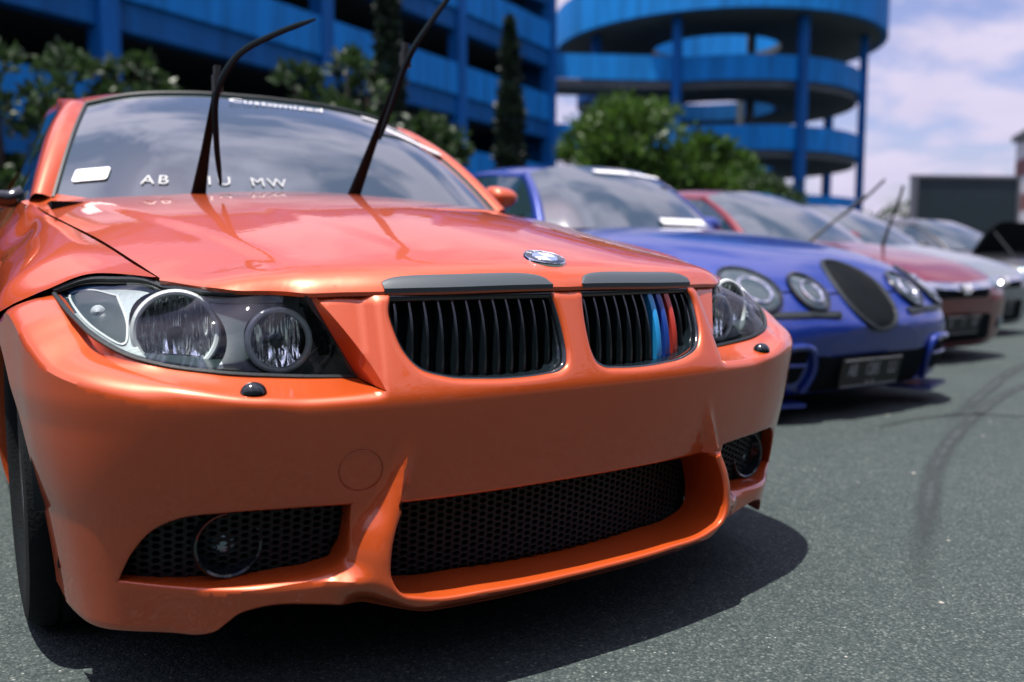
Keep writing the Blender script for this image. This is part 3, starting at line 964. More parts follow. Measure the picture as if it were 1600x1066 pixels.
    for sgn in (1, -1):
        mb = MB(); tri_mesh(mb, fmap(sgn), Vf, Ff)
        L = fmap(sgn)(a1); mb.grid(np.array([L, L + np.array((-.012 * sgn, 0, 0)) , L + np.array((-.05 * sgn, 0, 0))]))
        L = fmap(sgn)(fl_top); mb.grid(np.array([L, L + np.array((-.0005 * sgn, 0, -.015))]))
        mb.build('fender', M['orange'], root, 40, merge=3e-5)
        for nm, ya, yb in (('front_door', 1.425, 2.42), ('rear_door', 2.425, 3.20)):
            yy = np.linspace(ya, yb, 30); vv = np.linspace(0, 6, 40)
            m = MB(); m.grid(FK(yy[:, None] + 0 * vv, vv[None] + 0 * yy[:, None]) * np.array((sgn, 1, 1))); dr = m.build(nm, M['orange'], root)
            hd = MB(); yh = yb - .14; hx = FK(np.array(yh), np.array(3.1))
            hd.tube([(sgn * (hx[0] + .004), yh - .1, hx[2]), (sgn * (hx[0] + .03), yh - .07, hx[2]), (sgn * (hx[0] + .03), yh + .07, hx[2]), (sgn * (hx[0] + .004), yh + .1, hx[2])], .011, 8); hd.build('door_handle', M['orange'], dr)
        # rear quarter with arch
        a2 = arch(3.49, .325, .345, math.asin((.19 - .325) / .345), math.pi - math.asin((.18 - .325) / .345), 60)
        q = dd(np.vstack([np.c_[np.linspace(3.205, 4.4, 60), np.zeros(60)], np.c_[np.full(30, 4.4), np.linspace(0, 6, 30) * K][1:], np.c_[np.linspace(4.4, a2[0, 0], 20), np.full(20, 6 * K)][1:], a2[1:-1], [(3.205, 6 * K)], np.c_[np.full(30, 3.205), np.linspace(6, 0, 30) * K][1:-1]]))
        Vq, Fq = cdt_domain(q, [], [], .03, .025)
        mb = MB(); tri_mesh(mb, fmap(sgn), Vq, Fq); L = fmap(sgn)(a2); mb.grid(np.array([L, L + np.array((-.05 * sgn, 0, 0))])); mb.build('rear_quarter', M['orange'], root, 40, merge=3e-5)
        for cy, nm in ((.73, 'front'), (3.49, 'rear')):
            arch_liner(root, cy, .325, .358, .86, .56, sgn)
            wheel(root, (sgn * .753, cy, .02 + .318), .318, .235, sgn, .232)
    # boot lid, tail, floor
    yy = np.linspace(3.62, 4.4, 14)
    m = MB(); m.grid(np.array([[(s_ * float(XG(y)), y, float(ZG(y)) + .03 * (1 - s_ * s_)) for s_ in np.linspace(-1, 1, 15)] for y in yy])); m.build('boot_lid', M['orange'], root)
    tl = FK(np.full(20, 4.4), np.linspace(0, 6, 20)); m = MB(); m.grid(np.array([tl * MIRX, tl * np.array((-.5, 1, 1)) + np.array((0, .10, 0)), tl * np.array((.5, 1, 1)) + np.array((0, .10, 0)), tl])); m.build('rear_bumper', M['orange'], root)
    m = MB(); m.box((0, 2.35, .215), (1.5, 4.1, .03)); m.build('floor_pan', M['void'], root)
    m = MB(); m.box((0, 1.34, .86), (1.46, .12, .10)); m.box((0, 1.36, .60), (1.4, .05, .6)); m.build('cowl', M['void'], root)

    # ---- cabin
    WB = mirrored_curve(catmull([(0, 1.232, .925), (.25, 1.248, .927), (.5, 1.312, .928), (.71, 1.44, .925)], 24))
    WT = mirrored_curve(catmull([(0, 1.86, 1.322), (.25, 1.868, 1.315), (.44, 1.895, 1.293), (.556, 1.935, 1.262)], 24))
    v = np.linspace(0, 1, 18)[None, :, None]; x0 = np.linspace(-1, 1, len(WB))[:, None, None]
    def ws(vv): return WB[:, None] * (1 - vv) + WT[:, None] * vv + np.sin(np.pi * vv) * (1 - .3 * x0 ** 2) * np.array((0, -.028, .034))
    m = MB(); m.grid(ws(v)); m.build('windscreen', M['glass'], root)
    fr = MB(); e = ws(np.linspace(0, 1, 18)[None, :, None])
    for side in (0, -1): fr.tube(e[side] + np.array((0, -.002, .002)), .006, 6)
    fr.tube(e[:, -1] + np.array((0, -.002, .003)), .007, 6); fr.build('windscreen_seal', M['black'], root)
    WSF = ws
    # roof
    RS = [WT + np.array((0, .012, .004))]
    for y, zc_, xe, ze in ((2.2, 1.365, .585, 1.312), (2.55, 1.378, .59, 1.325), (2.9, 1.365, .582, 1.30), (3.12, 1.335, .565, 1.262)):
        RS.append(mirrored_curve(catmull([(0, y, zc_), (.25, y, zc_ - .008), (xe - .12, y, ze + .028), (xe, y + .02, ze)], 24)))
    RS = np.array(RS); T = np.linspace(0, 4, 30)
    RF = Sp(np.arange(5), RS); m = MB(); m.grid(RF(T)); m.build('roof', M['orange'], root)
    RB = mirrored_curve(catmull([(0, 3.70, .99), (.3, 3.69, .99), (.66, 3.60, .975)], 24))
    v = np.linspace(0, 1, 10)[None, :, None]
    m = MB(); m.grid(RS[-1][:, None] * (1 - v) + RB[:, None] * v + np.sin(np.pi * v) * np.array((0, .03, .04))); m.build('rear_window', M['glass'], root)
    for sgn in (1, -1):
        mx = np.array((sgn, 1, 1))
        inner = e[-1] if sgn > 0 else e[0] * MIRX
        inner = catmull(inner, 30)
        outer_ = catmull([(.768, 1.475, .916), (.735, 1.60, 1.02), (.690, 1.77, 1.14), (.637, 1.98, 1.235), (.622, 2.12, 1.265)], 30)
        inner = catmull(np.vstack([inner, RS[1][-1:]]), 30)
        v = np.linspace(0, 1, 8)[None, :, None]
        G = inner[:, None] * (1 - v) + outer_[:, None] * v + np.sin(np.pi * v) * np.array((.012, -.016, .018))
        m = MB(); m.grid(G * mx)
        # cant rail above the side glass and rear pillar
        top_in = np.array([RF(t)[-1] for t in np.linspace(1, 4, 20)]); top_out = catmull([(.622, 2.12, 1.265), (.63, 2.5, 1.285), (.62, 2.9, 1.262), (.612, 3.1, 1.225)], 20)
        m.grid((top_in[:, None] * (1 - v) + top_out[:, None] * v + np.sin(np.pi * v) * np.array((.006, 0, .01))) * mx)
        cp_t = catmull([RS[-1][-1], top_out[-1]], 8); cp_b = catmull([RB[-1], (.755, 3.42, .967)], 8)
        m.grid((cp_t[:, None] * (1 - v) + cp_b[:, None] * v + np.sin(np.pi * v) * np.array((.02, 0, .01))) * mx)
        m.grid(np.array([[(.60, 1.325, .918), (.63, 1.372, .915)], [(.69, 1.382, .906), (.705, 1.448, .938)], [(.764, 1.385, .893), (.785, 1.49, .917)]]) * mx)
        m.build('roof_pillar', M['orange'], root, merge=1e-5)
        # side glass
        yb = np.linspace(1.475, 3.42, 40); bel = np.c_[XG(yb) + .003, yb, ZG(yb) + .004]
        topc = catmull(np.vstack([outer_, top_out[1:]]), 40)
        topc2 = catmull(np.vstack([[(.768, 1.475, .916)], outer_[3::6], top_out[1::4], [(.612, 3.1, 1.225)], [(.755, 3.42, .967)]]), 40)
        m = MB(); m.grid((bel[:, None] * (1 - v) + topc2[:, None] * v + np.sin(np.pi * v) * np.array((-.004, 0, 0))) * mx); m.build('side_window', M['glass'], root)
        m = MB(); m.tube(bel[4:] * mx, .007, 6); m.build('window_trim', M['black'], root)
        # door mirror
        mr = empty('door_mirror'); mr.parent = root
        c = np.array((.935, 1.70, 1.0)); rows = []
        for t in np.linspace(-1, 1, 15):                       # lateral
            w = (1 - abs(t) ** 3.2) ** .5 if abs(t) < 1 else .02
            hz = (.046 - .008 * t) * max(w, .03); dy = .085 * max(w, .03)
            rows.append([(c[0] - .02 + .068 * t, c[1] - dy * math.cos(a) * (1.0 if math.cos(a) > 0 else .35) + .05, c[2] + hz * math.sin(a)) for a in np.linspace(0, 2 * np.pi, 22, endpoint=False)])
        m = MB(); m.grid(np.array(rows) * mx, close_v=True); m.build('mirror_cap', M['orange'], mr)
        m = MB(); m.box((sgn * .915, 1.70 + .075, 1.0), (.11, .012, .068)); m.build('mirror_glass', M['chrome'], mr)
        m = MB(); m.tube(np.array([(.91, 1.72, .956), (.86, 1.73, .940), (.80, 1.74, .935), (.76, 1.74, .95)]) * mx, [.028, .024, .026, .03], 10); m.build('mirror_foot', M['blackgloss'], mr)

    # ---- badge on the bonnet
    bd = empty('badge'); bd.parent = root
    yb_ = .105; zb = float(hood_z(np.array(0.0), np.array(yb_))); sl = float(hood_z(np.array(0.0), np.array(yb_ + .02)) - hood_z(np.array(0.0), np.array(yb_ - .02))) / .04
    nz = np.array((0, -sl, 1)); Mx = axis_matrix((0, yb_, zb), nz, up=(0, 1, 0))
    b = MB(); b.lathe([(.0415, -.004), (.0415, .003), (.040, .005), (.0385, .004)], 48, Mx); b.build('badge_rim', M['chrome'], bd)
    b = MB(); b.lathe([(.0386, .0038), (.026, .0046)], 48, Mx); b.build('badge_band', M['blackgloss'], bd)
    b = MB(); b.lathe([(.026, .0046), (.0252, .0058), (.0244, .0046)], 48, Mx); b.build('badge_ring', M['chrome'], bd)
    for k in range(4):
        th = np.linspace(k * math.pi / 2, (k + 1) * math.pi / 2, 13)
        P = np.array([(0, 0, .0054)] + [(.0248 * math.cos(t), .0248 * math.sin(t), .0048) for t in th]) @ Mx[:3, :3].T + Mx[:3, 3]
        mesh_obj('badge_quadrant', P, [(0, i, i + 1) for i in range(1, 13)], M['badgewhite' if k % 2 == 0 else 'badgeblue'], bd)
    R = Matrix(Mx[:3, :3].tolist()).to_euler()
    for ch, a in (('B', 38), ('M', 0), ('W', -38)):
        p = Mx[:3, :3] @ np.array((-.0318 * math.sin(math.radians(a)), .0318 * math.cos(math.radians(a)), .0044)) + Mx[:3, 3]
        R2 = (Matrix(Mx[:3, :3].tolist()) @ Matrix.Rotation(math.radians(a), 3, 'Z')).to_euler()
        text_mesh('badge_letter', ch, .014, M['badgewhite'], bd, p, R2, .0004)
    return root, WSF, hood_z
HERO, WSF, HOODZ = build_hero()

# ------------------------------------------------------------------ wipers and stickers of the orange car
def wiper(label, base, knee, arm_end, blade, blade_r=.008):
    r = empty('windscreen_wiper', base); r.parent = HERO; r['label'] = label
    off = -np.array(base)
    m = MB(); P = catmull([base, tuple(np.array(base) * .6 + np.array(knee) * .4), knee, arm_end], 24) + off
    m.tube(P, np.interp(np.linspace(0, 1, 24), [0, .1, .45, .8, 1], [.022, .019, .012, .009, .008]), 8, flat=((.0, 1, .2), .55)); m.build('wiper_arm', M['wiper'], r)
    m = MB(); m.lathe([(.026, -.02), (.026, .0), (.018, .012), (.001, .014)], 18, axis_matrix((0, 0, 0), (0, -.3, 1))); m.build('pivot_cap', M['black'], r)
    B = catmull(blade, 30) + off
    m = MB(); m.tube(B, np.interp(np.linspace(0, 1, 30), [0, .08, .5, .92, 1], [.35, .8, 1.0, .8, .35]) * blade_r, 8, flat=((0, 1, .3), 1.3)); m.build('wiper_blade', M['wiper'], r)
    j = np.array(arm_end) + off
    m = MB(); m.box(j, (.022, .03, .045)); m.box(j + np.array((0, .0, .03)), (.014, .022, .03)); m.build('blade_joint', M['black'], r)
    return r
wiper('left raised wiper of the orange car with its blade drooping beside the arm', (-.373, 1.245, .925), (-.368, 1.14, 1.07), (-.360, 1.05, 1.205),
      [(-.345, 1.105, .955), (-.362, 1.07, 1.07), (-.362, 1.04, 1.19), (-.315, 1.02, 1.275), (-.225, 1.0, 1.335), (-.12, .985, 1.385)], .009)
wiper('right raised wiper of the orange car reaching out of the top of the picture', (.063, 1.205, .932), (.10, 1.10, 1.12), (.145, 1.0, 1.315),
      [(.098, 1.075, 1.10), (.122, 1.03, 1.21), (.150, .98, 1.325), (.205, .95, 1.42), (.275, .93, 1.52)], .009)

def on_glass(u, v):
    """point and frame on the orange car's windscreen; u -1..1 across, v 0..1 up"""
    def p(uu, vv):
        G = WSF(np.array([[[vv]]]).reshape(1, 1, 1)); i = (uu + 1) / 2 * (len(G) - 1)
        a = int(np.clip(i, 0, len(G) - 2)); return G[a, 0] * (1 - (i - a)) + G[a + 1, 0] * (i - a)
    c = p(u, v); x = p(u + .03, v) - p(u - .03, v); x /= np.linalg.norm(x)
    y = p(u, min(v + .03, 1)) - p(u, v - .03); y -= x * (x @ y); y /= np.linalg.norm(y)
    z = np.cross(x, y); return c, x, y, z
def glass_text(name, s, u, v, size, **k):
    c, x, y, z = on_glass(u, v)
    R = Matrix(np.stack([x, y, z], 1).tolist()).to_euler()
    return text_mesh(name, s, size, M['white' if 'banner' in name else 'decal'], HERO, c + z * .004, R, .0004, **k)
def glass_panel(name, u, v, w, h, mat='white', rot=0.0):
    c, x, y, z = on_glass(u, v)
    P = round_poly([(-w / 2, -h / 2), (w / 2, -h / 2), (w / 2, h / 2), (-w / 2, h / 2)], min(w, h) * .18, 4)
    cr, sr = math.cos(rot), math.sin(rot)
    V = [c + x * (a * cr - b * sr) + y * (a * sr + b * cr) + z * .005 for a, b in P]
    n = len(V); V2 = [p - z * .002 for p in V]
    return mesh_obj(name, V + V2, [tuple(range(n))] + [(i, n + i, n + (i + 1) % n, (i + 1) % n) for i in range(n)], M[mat], HERO, 0)
glass_text('lettering', 'AB', -.635, .105, .055, spacing=1.25)
glass_text('lettering', '1', -.44, .105, .055); glass_text('lettering', 'U', -.385, .105, .055)
glass_text('lettering', 'MW', -.215, .105, .055, spacing=1.25)
glass_panel('permit_sticker', -.875, .155, .098, .056, rot=.05)
glass_text('banner_lettering', 'Customized', .035, .875, .066, shear=.3, xs=1.05)
glass_panel('banner_sticker', .69, .885, .10, .026, rot=-.18); glass_panel('banner_sticker', .82, .80, .15, .028, rot=-.26); glass_panel('banner_sticker', .79, .65, .28, .042, rot=-.32)

# =================================================================== the other cars in the row
class Shell:
    """smooth body: rounded section along the length, blunt nose"""
    def __init__(s, W, top, bot, mid, n_up=(2.6, 2.6), n_lo=6.0):
        s.w = Sp(*zip(*W)); s.t = Sp(*zip(*top)); s.b = Sp(*zip(*bot)); s.m = Sp(*zip(*mid)); s.nu = n_up; s.nl = n_lo
        s.y0 = W[0][0]; s.y1 = W[-1][0]
    def sec(s, y, k):
        """k 0..1 from sill to centre line top (half section)"""
        y = np.asarray(y, float)
        w, t, b, m = s.w(y), s.t(y), s.b(y), s.m(y)
        th = np.where(k < .35, (k / .35 - 1) * math.pi / 2, (k - .35) / .65 * math.pi / 2)
        c, sn = np.abs(np.cos(th)), np.abs(np.sin(th))
        nx = np.where(k < .35, 2 / s.nl, 2 / s.nu[0]); nz = np.where(k < .35, 2 / s.nl, 2 / s.nu[1])
        x = w * c ** nx; z = np.where(k < .35, m - (m - b) * sn ** nz, m + (t - m) * sn ** nz)
        return np.stack([x, y + 0 * x, z], -1)
    def has(s, x, z, y):
        w, t, b, m = s.w(y), s.t(y), s.b(y), s.m(y)
        up = z > m
        f1 = (np.abs(x) / w) ** s.nu[0] + (np.clip(z - m, 0, 9) / np.maximum(t - m, .01)) ** s.nu[1]
        f2 = (np.abs(x) / w) ** s.nl + (np.clip(m - z, 0, 9) / np.maximum(m - b, .01)) ** s.nl
        return np.where(up, f1, f2) <= 1
    def front(s, x, z):
        """nose surface y at (x, z)"""
        x = np.atleast_1d(np.asarray(x, float)); z = np.atleast_1d(np.asarray(z, float))
        lo = np.full(x.shape, s.y0); hi = np.full(x.shape, s.y0 + 1.6)
        for _ in range(30):
            md = (lo + hi) / 2; k = s.has(x, z, md); hi = np.where(k, md, hi); lo = np.where(k, lo, md)
        return hi + s.tk(hi, z)
    def tk(s, y, z): return .22 * np.clip(.44 - z, 0, 1) * np.exp(-np.clip(y - s.y0, 0, 9) / .25)
    def top(s, x, y):
        w, t, m = s.w(y), s.t(y), s.m(y)
        return m + (t - m) * np.clip(1 - (np.abs(x) / w) ** s.nu[0], 0, 1) ** (1 / s.nu[1])
    def build(s, root, mat, wheels, wr=.335):
        ys = np.r_[s.y0 + .7 * np.linspace(0, 1, 44) ** 2.2, np.linspace(s.y0 + .75, s.y1 - .3, 60), s.y1 - .3 * np.linspace(1, 0, 14)[1:] ** 1.5]
        k = np.linspace(0, 1, 46)
        H = s.sec(ys[:, None], k[None] + 0 * ys[:, None])
        H[..., 1] += s.tk(H[..., 1], H[..., 2])
        full = np.concatenate([H, (H * MIRX)[:, ::-1][:, 1:]], 1)
        n, m = full.shape[:2]; V = full.reshape(-1, 3); F = []
        for i in range(n - 1):
            for j in range(m - 1):
                q = (i * m + j, (i + 1) * m + j, (i + 1) * m + j + 1, i * m + j + 1)
                c = V[list(q)].mean(0)
                if any(abs(c[0]) > .45 and math.hypot(c[1] - wy, c[2] - wz) < wr + .03 and c[2] < wz + wr + .02 for wy, wz in wheels): continue
                F.append(q)
        F.append(tuple(range(m))); F.append(tuple(reversed(range((n - 1) * m, n * m))))
        o = mesh_obj('body', V, F, mat, root, 45, flip=True)
        for wy, wz in wheels:
            for sg in (1, -1):
                th = np.linspace(-.1, math.pi + .1, 30); yy = wy + (wr + .02) * np.cos(th); zz = wz + (wr + .02) * np.sin(th)
                xx = np.array([s.w(y) for y in yy]) * .985
                t = MB(); t.tube(np.c_[sg * xx, yy, zz], .028, 6); t.build('arch_lip', mat, root)
                arch_liner(root, wy, wz, wr + .03, float(s.w(wy)) - .05, .5, sg)
                wheel(root, (sg * (float(s.w(wy)) - .13), wy, wr - .015 + 0.0), wr - .015, .215, sg, .215, name='wheel')
        return o
    def decal(s, name, poly, mat, root, proud=.006, h=.02, rimd=.03, bow=0.0):
        """raised panel that follows the nose over outline (x, z)"""
        poly = np.asarray(poly, float)
        V, F = cdt_domain(poly, [], [], h, h)
        c = poly.mean(0); ext = np.abs(poly - c).max(0)
        def f(Q):
            r2 = (((Q - c) / ext) ** 2).sum(1); return np.c_[Q[:, 0], s.front(Q[:, 0], Q[:, 1]) - proud - bow * np.clip(1 - r2, 0, 1), Q[:, 1]]
        mb = MB(); mb.add(f(V), F); L = f(poly); mb.grid(np.array([L, L + np.array((0, rimd, 0))]), close_v=True)
        return mb.build(name, mat, root, 40, merge=1e-5)
    def line(s, name, pts, r, mat, root, closed=False, proud=.0, n=40):
        P = catmull(pts, n); Q = np.c_[P[:, 0], s.front(P[:, 0], P[:, 1]) - proud, P[:, 1]]
        if closed: Q = np.vstack([Q, Q[:1]])
        m = MB(); m.tube(Q, r, 6, cap=not closed); return m.build(name, mat, root)

def oval(cx, cz, a, b, n=36, tilt=0.0, p=2.0):
    th = np.linspace(0, 2 * np.pi, n, endpoint=False)
    x = a * np.sign(np.cos(th)) * np.abs(np.cos(th)) ** (2 / p); z = b * np.sign(np.sin(th)) * np.abs(np.sin(th)) ** (2 / p)
    return np.c_[cx + x * math.cos(tilt) - z * math.sin(tilt), cz + x * math.sin(tilt) + z * math.cos(tilt)]

def cabin(root, mat, p):
    """windscreen, roof, pillars, windows, mirrors from a few stations"""
    (yb, zb, hb, bow), (yt, zt, ht), (yp, zp, hp), (yr, zr, hr), (ye, ze, he) = p
    WB = mirrored_curve(catmull([(0, yb, zb), (hb * .4, yb + bow * .1, zb), (hb * .75, yb + bow * .45, zb - .003), (hb, yb + bow, zb - .01)], 20))
    WT = mirrored_curve(catmull([(0, yt, zt), (ht * .45, yt + .01, zt - .006), (ht * .8, yt + .03, zt - .025), (ht, yt + .07, zt - .055)], 20))
    v = np.linspace(0, 1, 14)[None, :, None]; x0 = np.linspace(-1, 1, len(WB))[:, None, None]
    G = WB[:, None] * (1 - v) + WT[:, None] * v + np.sin(np.pi * v) * (1 - .3 * x0 ** 2) * np.array((0, -.03, .035))
    m = MB(); m.grid(G); m.build('windscreen', M['glass'], root)
    def rc(y, z, h): return mirrored_curve(catmull([(0, y, z), (h * .45, y, z - .006), (h * .8, y, z - .025), (h, y, z - .055)], 20))
    RS = np.array([WT, rc(yp, zp, hp), rc(yr, zr, hr)]); RF = Sp(np.arange(3), RS); T = np.linspace(0, 2, 24)
    m = MB(); m.grid(RF(T)); m.build('roof', mat, root)
    RB = mirrored_curve(catmull([(0, ye, ze), (he * .5, ye - .01, ze), (he, ye - .08, ze - .01)], 20))
    v2 = np.linspace(0, 1, 8)[None, :, None]
    m = MB(); m.grid(RS[-1][:, None] * (1 - v2) + RB[:, None] * v2 + np.sin(np.pi * v2) * np.array((0, .03, .03))); m.build('rear_window', M['glass'], root)
    for sg in (1, -1):
        mx = np.array((sg, 1, 1))
        inn = catmull(G[-1] if True else 0, 24)
        out = inn + np.linspace(1, .75, 24)[:, None] * np.array((.05, .05, -.012))
        m = MB(); vv = np.linspace(0, 1, 6)[None, :, None]
        m.grid((inn[:, None] * (1 - vv) + out[:, None] * vv + np.sin(np.pi * vv) * np.array((.01, -.012, .014))) * mx)
        rail = np.array([RF(t)[-1] for t in np.linspace(0, 2, 20)]); ro = rail + np.array((.035, 0, -.03))
        m.grid((rail[:, None] * (1 - vv) + ro[:, None] * vv + np.sin(np.pi * vv) * np.array((.006, 0, .008))) * mx)
        ct = np.array([RS[-1][-1], ro[-1]]); cb = np.array([RB[-1], RB[-1] + np.array((.08, -.22, 0))])
        ct = catmull(ct, 6); cb = catmull(cb, 6)
        m.grid((ct[:, None] * (1 - vv) + cb[:, None] * vv) * mx); m.build('roof_pillar', mat, root)
        topc = catmull(np.vstack([out[::6], ro[1::5], ro[-1:], cb[-1:]]), 40)
        bel = np.c_[np.linspace(out[0, 0], cb[-1, 0], 40), topc[:, 1], np.linspace(out[0, 2], cb[-1, 2], 40) - .004]
        m = MB(); m.grid((bel[:, None] * (1 - vv) + topc[:, None] * vv) * mx); m.build('side_window', M['glass'], root)
        c = np.array((hb + .22, yb + bow + .28, zb + .05)); rows = []
        for t in np.linspace(-1, 1, 11):
            w = max((1 - abs(t) ** 3) ** .5 if abs(t) < 1 else 0, .04)
            rows.append([(c[0] + .10 * t, c[1] - .075 * w * math.cos(a), c[2] + .065 * w * math.sin(a)) for a in np.linspace(0, 2 * np.pi, 16, endpoint=False)])
        m = MB(); m.grid(np.array(rows) * mx, close_v=True); m.tube(np.array([(c[0] - .06, c[1], c[2] - .04), (hb + .06, c[1], zb)]) * mx, .02, 8); m.build('door_mirror', mat, root)
    return G

def plate(root, shell_y, x, z, lines, w=.43, h=.135, tilt=0.0):
    p = empty('number_plate', (x, shell_y, z)); p.parent = root; p.rotation_euler = (.22, 0, 0)
    m = MB(); m.box((0, 0, 0), (w, .012, h)); m.build('plate_panel', M['plate'], p)
    m = MB()
    for a, b, c, d in ((0, h / 2 - .005, w - .01, .004), (0, -h / 2 + .005, w - .01, .004)): m.box((a, -.0068, b), (c, .002, d))
    m.build('plate_border', M['platewhite'], p)
    for s_, dx, dz, sz, xs in lines:
        text_mesh('plate_lettering', s_, sz, M['platewhite'], p, (dx, -.0075, dz), (math.pi / 2, 0, 0), .0006, xs=xs)
    return p

def thin_wiper(root_label, car, base, tip, blade_off):
    r = empty('windscreen_wiper', tuple(np.array(base) - np.array(car.location))); r.parent = car; r['label'] = root_label
    tip = np.array(tip) - np.array(base)
    m = MB(); m.tube([(0, 0, 0), tip * .4, tip * .75], [.016, .012, .009], 8); m.build('wiper_arm', M['black'], r)
    m = MB(); P = catmull([tip * .38, tip * .7 + np.array(blade_off), tip * 1.0], 12); m.tube(P, .011, 8); m.build('wiper_blade', M['rubber'], r)

# ---- blue saloon with a tall oval grille
def build_blue():
    root = empty('parked_car', (2.70, 1.22, 0))
    tag(root, 'blue saloon with round twin headlamps and tall oval black grille beside the orange car', 'car', 'cars parked in a row')
    S = Shell([(0, .34), (.015, .46), (.05, .60), (.10, .69), (.2, .785), (.4, .85), (.8, .895), (2, .91), (3.8, .90), (4.5, .80), (4.82, .60)],
              [(0, .43), (.03, .475), (.07, .525), (.11, .57), (.15, .61), (.25, .685), (.4, .755), (.7, .83), (1.0, .875), (1.5, .925), (2.2, .945), (3.6, .96), (4.4, .97), (4.82, .86)],
              [(0, .19), (.05, .12), (.2, .10), (1, .12), (4, .14), (4.82, .32)],
              [(0, .30), (.1, .36), (.3, .46), (.8, .60), (2, .66), (4.3, .66), (4.82, .55)], (2.9, 2.3))
    body = S.build(root, M['blue'], [(.95, .31), (3.86, .31)])
    # grille
    gz = np.linspace(.405, .755, 40); go = np.vstack([oval(0, .568, .165, .158, 50, p=2.1)])
    g = S.decal('grille', go, M['void'], root, .006)
    S.line('grille_surround', np.vstack([go, go[:1]]), .011, M['black'], root, proud=.006, n=90)
    for x in np.linspace(-.14, .14, 15):
        hgt = .150 * (1 - (abs(x) / .165) ** 2.1) ** (1 / 2.1)
        zz = np.linspace(.568 - hgt, .568 + hgt, 14); y = S.front(np.full(14, x), zz) - .012
        m = MB(); m.tube(np.c_[np.full(14, x), y, zz], .0030, 5); m.build('slat', M['meshblack'], g)
    for sg in (1, -1):
        for cx, cz, a, b, tl in ((.365, .588, .092, .078, .25), (.640, .600, .112, .090, .45)):
            o = oval(sg * cx, cz, a, b, 40, tilt=-sg * tl)
            lm = S.decal('headlamp', o, M['lamp_glass'], root, .012, .02, bow=.02)
            S.line('lamp_rim', np.vstack([o, o[:1]]), .012, M['blackgloss'], lm, proud=.012, n=70)
            o2 = oval(sg * cx, cz, a * .55, b * .55, 24, tilt=-sg * tl); S.line('lamp_reflector', np.vstack([o2, o2[:1]]), .008, M['chrome'], lm, proud=.026, n=40)
        S.decal('rub_strip', round_poly([(sg * .26, .472), (sg * .80, .478), (sg * .80, .508), (sg * .25, .500)], .012), M['black'], root, .012)
        S.line('bonnet_seam', [(sg * .15, .575), (sg * .26, .577)], .005, M['void'], root, n=16); S.line('bonnet_seam', [(sg * .46, .585), (sg * .53, .588)], .005, M['void'], root, n=12)
        S.decal('side_intake', round_poly([(sg * .50, .18), (sg * .73, .20), (sg * .71, .33), (sg * .46, .33)], .04), M['void'], root, .004)
        S.line('intake_frame', [(sg * .46, .14), (sg * .43, .25), (sg * .46, .335), (sg * .60, .35), (sg * .735, .34)], .016, M['blue'], root, proud=.012, n=40)
        S.line('intake_bar', [(sg * .48, .265), (sg * .73, .27)], .009, M['blue'], root, proud=.01, n=20)
        m = MB(); m.box((sg * .60, .20, .085), (.34, .22, .018), np.array(Matrix.Rotation(sg * .35, 3, 'Z'))); m.build('splitter', M['blue'], root)
    S.decal('lower_intake', round_poly([(-.40, .13), (.40, .13), (.42, .30), (-.42, .30)], .03), M['void'], root, .004)
    S.line('lip', [(-.62, .10), (-.42, .095), (0, .09), (.42, .095), (.62, .10)], .018, M['blue'], root, proud=.03, n=40)
    plate(root, .012, -.06, .215, [('AB', -.145, .012, .085, .62), ('1285', 0, .012, .085, .62), ('LU', .15, .012, .085, .62), ('01 22', 0, -.05, .03, 1)])
    G = cabin(root, M['blue'], [(1.50, .915, .69, .26), (2.12, 1.335, .52), (2.7, 1.375, .56), (3.2, 1.34, .54), (3.85, .99, .66)])
    def banner(name, x, u, w, h):
        i = int((x + 1) / 2 * (len(G) - 1)); j = int(u * 13); c = G[i, j]; t = G[min(i + 1, len(G) - 1), j] - G[i - 1, j]; t /= np.linalg.norm(t)
        up = G[i, min(j + 1, 13)] - G[i, max(j - 1, 0)]; up /= np.linalg.norm(up); n = np.cross(t, up)
        V = [c + n * .01 + t * a * w / 2 + up * b * h / 2 for a, b in ((-1, -1), (1, -1), (1, 1), (-1, 1))]
        mesh_obj(name, V, [(0, 1, 2, 3)], M['white'], root, 0)
    banner('banner_sticker', .05, .90, .30, .045); banner('banner_sticker', .55, .88, .26, .04); banner('banner_sticker', .80, .72, .2, .05); banner('plate_sticker', .30, .10, .40, .05)
    return root, S
BLUE, BS = build_blue()

